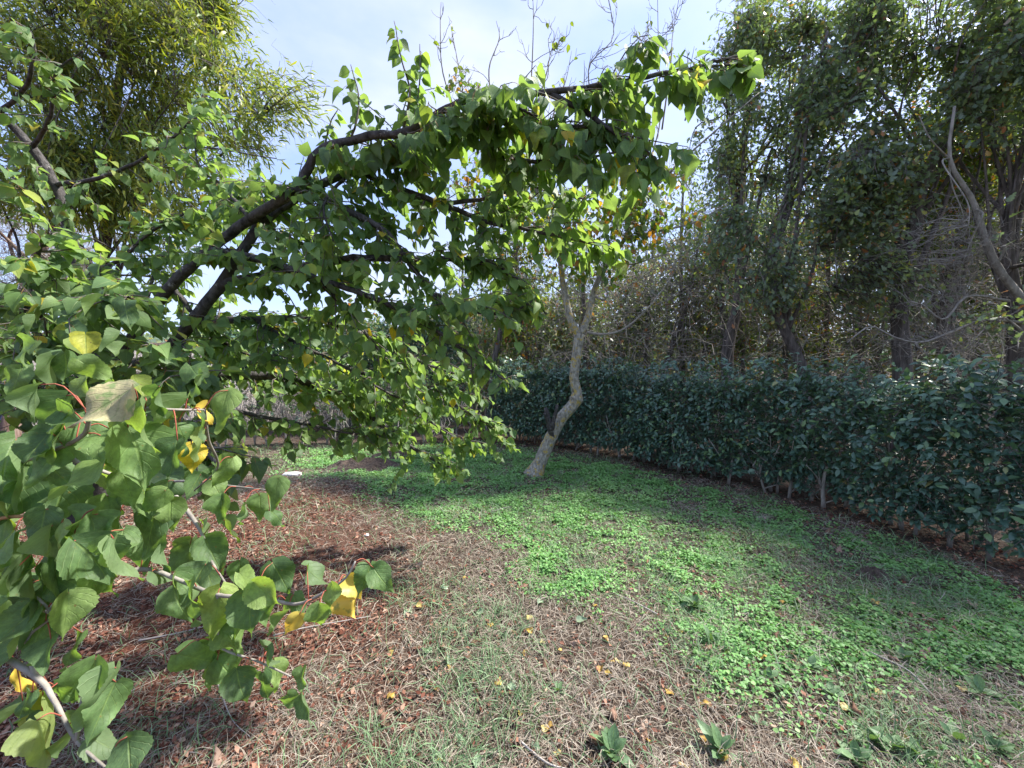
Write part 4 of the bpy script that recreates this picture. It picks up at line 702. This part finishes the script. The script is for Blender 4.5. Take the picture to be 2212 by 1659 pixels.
for it in FL:
    px, py, sp, hue = it[:4]
    dpx = np.array([proj(hmain)[0] - px, proj(hmain)[1] - (py - sp * .45)]); k = np.argmin(np.hypot(*dpx)); d = proj(hmain[k:k + 1])[2][0]
    if py < 860 or px > 1e4: d = 1.25
    d *= rng.uniform(.94, 1.06) if len(it) > 4 or it in FL[:NF0] else rng.uniform(1.02, 1.2); sm = sp / F * d * (.98 if py > 860 else .82)
    a_ = rng.normal() * .45 + (px - 150) / 1500 ; dr = np.array([math.sin(a_), rng.normal() * .3 - .12, -math.cos(a_) * .95]); n_ = np.array([rng.normal() * .7 + .1, -.65 + rng.normal() * .3, .8 + rng.normal() * .4])
    if len(it) > 4: dr = np.array([-.65, -.25, -.6])
    c = P(px, py, d); R_ = frames(dr[None], n_[None])[0]; basep = c - R_[:, 1] * sm * .5
    kk = int(rng.integers(0, 12)); yel = hue >= .97; tan = len(it) > 4; key = (kk, yel, tan)
    if key not in mesF:
        t = HEARTH[kk]; V = t.V.copy(); V[:, 1] -= .38; V[:, 2] += .095; mk = t.M == 0
        lc = np.repeat(mk, t.T); me = raw_mesh('leaf', V, t.L[lc], t.T[mk], [M['tan'] if tan else M['yl'] if yel else M['hero']], rnd=np.zeros(len(V)), uv=t.uv[lc]); mesF[key] = me
    o = bpy.data.objects.new('leaf', mesF[key]); col.objects.link(o); o.parent = hroot; Mx = Matrix(R_.tolist()).to_4x4() @ Matrix.Scale(float(sm), 4); Mx.translation = Vector((basep - np.array(hroot.location)).tolist()); o.matrix_basis = Mx; NFL += 1
    if yel: o['label'] = 'yellow leaf'
    if tan: o['label'] = 'large blotched tan leaf'
    if py >= 860:
        dist = np.linalg.norm(hmain - basep, axis=1); k = dist.argmin(); q0 = hmain[k]
        if dist[k] < .14: pet.add(*tubes(catmull([q0, (q0 + basep) / 2 + [0, 0, .25 * dist[k]], basep], 7), np.linspace(.0012, .0009, 7), 5))
pet.build('petioles', [M['petiole']], hroot, kind='stuff')
hp, hd, hn, hs = map(np.array, (hp, hd, hn, hs)); n = len(hp); print('hero leaves', n, NFL)
scatter(HEART, hp, frames(hd, hn), hs * 1.0, rng.random(n) * .999, [M['hero'], M['petiole_g']], 'foliage', hroot, 300 - NFL, HEARTH, minpx=20)
# ------------------------------------------------------------------ small things on the ground
def ground_obj(name, me, x, y, rot, s, dz=.0, tilt=(0, 0), **k):
    o = bpy.data.objects.new(name, me); col.objects.link(o); o.location = (x, y, float(gz(x, y)) + dz); o.rotation_euler = (tilt[0], tilt[1], rot); o.scale = (s, s, s); return tag(o, **k)
def leafmesh(t, mat, nm): mk = t.M == 0; lc = np.repeat(mk, t.T); V = t.V - np.array([0, .5, -.12]); return raw_mesh(nm, V, t.L[lc], t.T[mk], [mat], rnd=np.zeros(len(V)), uv=t.uv[lc])
YM = [leafmesh(HEARTH[i], M['yellow_leaf'], 'fallen_leaf') for i in range(6)]; DM = [leafmesh(t, M['dead_leaf'], 'fallen_leaf') for t in [grid_leaf(np.linspace(0, 1, 9), [.01, .14, .2, .23, .24, .22, .16, .08, 0], fold=.5, bend=.5 * (i - 1), curl=1.2, wave=.12, asym=.2 * (i - 2) / 2, cols=2, seed=i) for i in range(5)]]
GM = [leafmesh(HEARTH[i + 3], M['grey_leaf'], 'fallen_leaf') for i in range(3)]
yl = [(1282, 1312), (1140, 1335), (1138, 1410), (1147, 1368), (1170, 1392), (1355, 1440), (1298, 1444), (1310, 1452), (1173, 1575), (965, 1362), (845, 1408), (1530, 1519), (1892, 1492), (1830, 1532), (2085, 1490), (1305, 1378), (1475, 1652), (1725, 1660), (1208, 1630), (902, 1310), (1075, 1480), (1060, 1352), (845, 1500), (1448, 1275), (1192, 1570),
      (1845, 1370), (1690, 1300), (1895, 1308), (1960, 1600), (1640, 1420), (1000, 1250), (1450, 1500), (1560, 1640)]
for (px, py) in yl:
    g = G(px, py); cl = float(clover_amt(g[:1], g[1:2])[0]) > .35
    ground_obj('fallen_leaf', YM[int(rng.integers(6))], g[0], g[1], rng.random() * 6.3, rng.uniform(.032, .055), .016, (rng.normal() * .25, rng.normal() * .25), label='small curled yellow leaf lying on the ' + ('green clover' if cl else 'dry grass'), cat='leaf', group='yellow leaves fallen on the ' + ('clover' if cl else 'dry grass'))
for q_ in range(18):
    px, py = rng.uniform(860, 1650), rng.uniform(1330, 1640); g = G(px, py); ground_obj('fallen_leaf', YM[int(rng.integers(6))], g[0], g[1], rng.random() * 6.3, rng.uniform(.02, .04), .014, (rng.normal() * .3, rng.normal() * .3), label='tiny yellow leaf scrap lying among the dry grass', cat='leaf', group='tiny yellow leaf scraps on the dry grass')
bl = [(1100, 1350), (1090, 1370), (1310, 1420), (1235, 1402), (1240, 1395), (1945, 1325), (1700, 1240), (1640, 1125), (1800, 1180), (1815, 1195), (1870, 1235), (1790, 1155), (1100, 960), (1130, 965), (1960, 1325), (1990, 1330), (2010, 1340), (1800, 1340), (1690, 1290), (1720, 1300), (1740, 1265), (2150, 1290), (2110, 1360), (2070, 1540), (1730, 1545), (1770, 1550),
      (905, 1225), (895, 1180), (860, 1290), (1020, 1330), (1180, 1440), (1440, 1190), (1500, 1290), (1260, 1150), (1340, 1120), (285, 1615), (480, 1650), (860, 1660), (300, 1480), (600, 1620), (1640, 1500), (1560, 1400), (1130, 1270), (1010, 1420), (1390, 1590), (2000, 1420), (1400, 1040), (1520, 1080), (1460, 1110), (1620, 1180)]
for (px, py) in bl:
    g = G(px, py); cl = float(clover_amt(g[:1], g[1:2])[0]) > .35; lf_ = px < 850
    where = 'green clover' if cl else ('reddish litter under the foreground branches' if lf_ else 'bare and dry ground')
    ground_obj('fallen_leaf', DM[int(rng.integers(5))], g[0], g[1], rng.random() * 6.3, rng.uniform(.045, .085), .014, (rng.normal() * .2, rng.normal() * .2), label='long curled brown leaf lying on the ' + where, cat='leaf', group='brown leaves fallen on the ' + where)
for q_ in range(60):
    px, py = rng.uniform(800, 2150), rng.uniform(1060, 1640); g = G(px, py)
    if dist_line(g[:1], g[1:2], HEDGE_R)[0] < .15: continue
    cl = float(clover_amt(g[:1], g[1:2])[0]) > .35; ground_obj('fallen_leaf', DM[int(rng.integers(5))], g[0], g[1], rng.random() * 6.3, rng.uniform(.04, .07), .015, (rng.normal() * .3, rng.normal() * .3), label='short brown leaf lying on the ' + ('green clover' if cl else 'dry grass'), cat='leaf', group='short brown leaves on the ' + ('clover' if cl else 'dry grass'))
for (px, py) in [(1165, 1308), (1110, 1480), (1032, 1325), (970, 1435), (1000, 1605), (790, 1260), (1250, 1345), (965, 1270), (880, 1320), (925, 1410), (1155, 1610), (1030, 1650)]:
    g = G(px, py); ground_obj('fallen_leaf', GM[int(rng.integers(3))], g[0], g[1], rng.random() * 6.3, rng.uniform(.045, .065), .016, (rng.normal() * .2, rng.normal() * .2), label='pale grey-green leaf lying on the dry grass', cat='leaf', group='pale green leaves fallen on the dry grass')
# broad-leaved weeds
WT = [grid_leaf(np.linspace(0, 1, 8), [.03, .05, .13, .2, .23, .21, .13, 0], fold=.25, bend=b_, wave=.02, cols=2, seed=s_) for s_, b_ in [(1, .3), (2, .6), (3, .1), (4, -.1)]]
WM = [raw_mesh('leaf', t.V, t.L, t.T, [M['weed']], rnd=np.zeros(len(t.V)), uv=t.uv) for t in WT]
def weed(px, py, size, nl, label, up=.5, grp=None):
    g = G(px, py); z0 = float(gz(g[0], g[1])); r = empty('broadleaf_weed', (g[0], g[1], z0), label, 'weed', grp)
    for k in range(nl):
        a_ = k * 2.4 + rng.normal() * .2; e_ = rng.uniform(.15, 1.1) * up; dr = np.array([math.cos(a_) * math.cos(e_), math.sin(a_) * math.cos(e_), math.sin(e_) + .08]); R_ = frames(dr[None], np.array([[0, 0, 1.]]) + rng.normal(size=(1, 3)) * .15)[0]
        o = bpy.data.objects.new('leaf', WM[k % 4]); col.objects.link(o); o.parent = r; o.matrix_basis = Matrix.Translation((0, 0, .01)) @ (Matrix(R_.tolist()).to_4x4() @ Matrix.Scale(float(size * rng.uniform(.45, .95)), 4))
weed(1320, 1625, .10, 16, 'large grey-green rosette weed at the bottom centre', .9)
weed(1558, 1625, .11, 15, 'tight bright green rosette weed at the bottom, right of the large grey-green one', 1.2)
weed(1535, 1385, .08, 9, 'upright weed with stalked oval leaves at the edge of the clover', 1.4)
weed(1205, 1490, .05, 9, 'small weed sprouting in the middle of the dry grass', .8); weed(1500, 1310, .09, 16, 'tufted pale green weed at the inner edge of the clover patch', 1.2)
for (px, py) in [(1700, 1490), (1660, 1465), (1750, 1440), (1800, 1500)]: weed(px, py, .075, 10, 'low spreading weed with oval leaves in the lower clover', .9, 'low weeds grouped in the lower clover')
weed(1950, 1420, .08, 9, 'weed with round leaves amid thin clover right of centre', .9); weed(2120, 1500, .09, 9, 'broad-leaved weed near the lower right edge', 1.0)
for (px, py) in [(1880, 1600), (1930, 1620), (1990, 1640), (2060, 1600), (2150, 1620), (1850, 1640)]: weed(px, py, .085, 12, 'leafy weed in the dense patch at the bottom right corner', 1.0, 'weeds crowding the bottom right corner')
weed(1325, 1050 + 75, .07, 8, 'little weed standing in the clover below the crooked tree', .9); weed(1640, 1560, .05, 8, 'small weed at the bottom, between the rosettes and the corner patch', .8)
# soil mounds and stone
def mound(px, py, rx, ry, h, label):
    g = G(px, py); n_ = 46; t = np.linspace(-1, 1, n_); X, Y = np.meshgrid(t, t); rr = np.hypot(X, Y); Z = np.clip(1 - rr ** 2, 0, 1) ** 1.2 * h * (.45 + 1.1 * fbm(X * 3 + px, Y * 3, 1.6)) + .25 * h * (vnoise(X, Y, 13, 3) - .5) * np.clip(1 - rr, 0, 1) * 2 - .012
    i, j = np.meshgrid(np.arange(n_ - 1), np.arange(n_ - 1)); q = np.stack([j * n_ + i, j * n_ + i + 1, (j + 1) * n_ + i + 1, (j + 1) * n_ + i], -1).reshape(-1, 4); q = q[(rr.ravel()[q] < 1).any(1)]
    me = raw_mesh('soil_mound', np.stack([X * rx, Y * ry, Z + gz(g[0] + X * rx, g[1] + Y * ry) - gz(g[0], g[1])], -1).reshape(-1, 3), q.ravel(), np.full(len(q), 4), [M['soil']], smooth=False)
    tag(link('soil_mound', me, None, (g[0], g[1], float(gz(g[0], g[1])))), label, 'soil mound')
mound(785, 1012, .62, .5, .13, 'wide dark heap of dug soil on the grass left of the crooked tree'); mound(1890, 1248, .16, .13, .07, 'small dark molehill in the clover near the right hedge'); mound(1215, 1232, .13, .1, .03, 'small reddish scraped patch of soil at the clover edge, centre')
mound(850, 985, .45, .3, .08, 'low crumbly soil spill behind the wide dark heap')
def stone(px, py, s, label):
    g = G(px, py); me = bpy.data.meshes.new('stone'); import bmesh; bm = bmesh.new(); bmesh.ops.create_icosphere(bm, subdivisions=3, radius=1)
    for v in bm.verts: v.co = Vector((v.co.x * s[0], v.co.y * s[1], v.co.z * s[2])) * (1 + .28 * (float(vnoise(v.co.x * 2, v.co.y * 2 + v.co.z, 1.3)) - .5))
    for f in bm.faces: f.smooth = True
    bm.to_mesh(me); bm.free(); me.materials.append(M['stone']); tag(link('stone', me, None, (g[0], g[1], float(gz(g[0], g[1])) + s[2] * .4)), label, 'stone')
stone(632, 1032, (.13, .07, .035), 'flat white stone on the grass left of the dug soil'); stone(792, 1162, (.022, .018, .012), 'small white pebble on the brown ground, centre left'); stone(1725, 1262, (.02, .018, .012), 'tiny pale pebble on the clover near the hedge')
# sticks
for pts, r_, lab in [([(590, 1378), (660, 1360), (800, 1335)], .004, 'thin grey stick lying on the litter behind the foreground leaves'), ([(300, 1390), (380, 1375), (440, 1360)], .005, 'dark stick lying on the litter under the foreground leaves'), ([(470, 1480), (500, 1560), (540, 1600)], .003, 'pale bent stem on the litter at the bottom left'),
                     ([(1120, 1600), (1180, 1650), (1230, 1665)], .005, 'dark twig on the dry grass at the bottom centre'), ([(1060, 1110), (1110, 1100), (1150, 1115)], .004, 'pale stem lying at the back edge of the clover'), ([(1420, 1330), (1360, 1300), (1330, 1290)], .004, 'dead stem lying where clover meets dry grass'), ([(1880, 1410), (1960, 1450), (2010, 1500)], .006, 'tuft of pale dead stems in the lower right clover')]:
    L = [G(*p) + [0, 0, .02 + float(gz(*G(*p)[:2]))] for p in pts]; b = Bag(); b.add(*tubes(catmull(L, 12), np.linspace(r_, r_ * .5, 12), 6, .1)); tag(b.build('stick', [M['twig_pale']], None, L[0]), lab, 'stick')
# ------------------------------------------------------------------ person walking at the left edge
def skinned(name, verts, edges, radii, mat, parent, rootv=0, sub=2, ml=None):
    me = bpy.data.meshes.new(name); me.from_pydata([tuple(v) for v in verts], edges, []); me.materials.append(mat); o = link(name, me, parent)
    sk = o.modifiers.new('skin', 'SKIN'); sk.use_smooth_shade = True
    for i, r in enumerate(radii): me.skin_vertices[0].data[i].radius = (r, r) if not isinstance(r, tuple) else r
    return o
def mk_skin(name, verts, edges, radii, mat, parent):
    me = bpy.data.meshes.new(name); me.from_pydata([tuple(v) for v in verts], edges, []); me.materials.append(mat); o = link(name, me, parent)
    m = o.modifiers.new('skin', 'SKIN'); m.use_smooth_shade = True
    if not me.skin_vertices: 
        bpy.context.view_layer.objects.active = o
    for i, r in enumerate(radii): me.skin_vertices[0].data[i].radius = r if isinstance(r, tuple) else (r, r)
    me.skin_vertices[0].data[0].use_root = True
    s = o.modifiers.new('sub', 'SUBSURF'); s.levels = 2; s.render_levels = 2; return o
def plain(name, c, rough=.8):
    m, nt, N, Lk = newmat(name); b = N('BsdfPrincipled'); no = N('TexNoise'); no.inputs['Scale'].default_value = 60; rp = ramp(N, [(.3, tuple(x * .8 for x in c)), (.7, tuple(min(1, x * 1.2) for x in c))]); Lk(no.outputs['Fac'], rp.inputs[0]); Lk(rp.outputs[0], b.inputs['Base Color']); b.inputs['Roughness'].default_value = rough; o = N('OutputMaterial'); Lk(b.outputs[0], o.inputs[0]); return m
pr = empty('person', (-6.93, 5.0, float(gz(-6.93, 5.0))), 'person in blue jeans and dark jacket walking in from the left edge', 'person')
skin, jeans, jacket, hair, shoe = plain('skin', (.5, .3, .22), .5), plain('denim', (.02, .05, .14)), plain('dark_jacket', (.02, .022, .03)), plain('hair', (.03, .02, .015)), plain('shoe', (.05, .05, .05))
J = dict(pel=(0, 0, .95), hl=(.02, -.09, .9), hr=(.02, .09, .9), kl=(.24, -.1, .52), kr=(-.12, .1, .48), al=(.2, -.1, .1), ar=(-.42, .1, .16), tl=(.36, -.1, .04), tr=(-.33, .1, .04), ch=(.02, 0, 1.28), nk=(.03, 0, 1.48), hd=(.05, 0, 1.6), tp=(.06, 0, 1.7), sl=(.02, -.18, 1.4), sr=(.02, .18, 1.4), el=(-.12, -.22, 1.14), er=(.04, .22, 1.14), wl=(-.05, -.2, .92), wr=(.1, .22, .92), fl=(0, -.2, .85), fr=(.13, .22, .85))
nm = list(J); V = [J[k] for k in nm]; ed = [('pel', 'hl'), ('pel', 'hr'), ('hl', 'kl'), ('hr', 'kr'), ('kl', 'al'), ('kr', 'ar'), ('al', 'tl'), ('ar', 'tr'), ('pel', 'ch'), ('ch', 'nk'), ('nk', 'hd'), ('hd', 'tp'), ('ch', 'sl'), ('ch', 'sr'), ('sl', 'el'), ('sr', 'er'), ('el', 'wl'), ('er', 'wr'), ('wl', 'fl'), ('wr', 'fr')]
R0 = dict(pel=.12, hl=.085, hr=.085, kl=.055, kr=.055, al=.035, ar=.035, tl=.03, tr=.03, ch=.13, nk=.055, hd=.085, tp=.07, sl=.06, sr=.06, el=.04, er=.04, wl=.026, wr=.026, fl=.03, fr=.03)
mk_skin('body', V, [(nm.index(a_), nm.index(b_)) for a_, b_ in ed], [R0[k] for k in nm], skin, pr)
def sub_part(name, ks, es, scale, mat): mk_skin(name, [J[k] for k in ks], [(ks.index(a_), ks.index(b_)) for a_, b_ in es], [R0[k] + scale for k in ks], mat, pr)
sub_part('jeans', ['pel', 'hl', 'hr', 'kl', 'kr', 'al', 'ar'], [('pel', 'hl'), ('pel', 'hr'), ('hl', 'kl'), ('hr', 'kr'), ('kl', 'al'), ('kr', 'ar')], .02, jeans)
sub_part('jacket', ['ch', 'pel', 'nk', 'sl', 'sr', 'el', 'er', 'wl', 'wr'], [('ch', 'pel'), ('ch', 'nk'), ('ch', 'sl'), ('ch', 'sr'), ('sl', 'el'), ('sr', 'er'), ('el', 'wl'), ('er', 'wr')], .024, jacket)
mk_skin('hair', [(.03, 0, 1.62), (.03, 0, 1.72)], [(0, 1)], [.09, .075], hair, pr)
for s_ in ('l', 'r'): a_, t_ = J['a' + s_], J['t' + s_]; mk_skin('shoe', [(a_[0] - .04, a_[1], a_[2] - .04), (t_[0] - .05, t_[1], t_[2]), (t_[0] + .05, t_[1], t_[2] - .005)], [(0, 1), (1, 2)], [.045, .042, .032], shoe, pr)
# ------------------------------------------------------------------ overview
tot = sum(len(o.data.loops) - 2 * len(o.data.polygons) for o in scene.objects if o.type == 'MESH' and o.data.users == 1)
print('triangles', tot, 'objects', len(scene.objects))
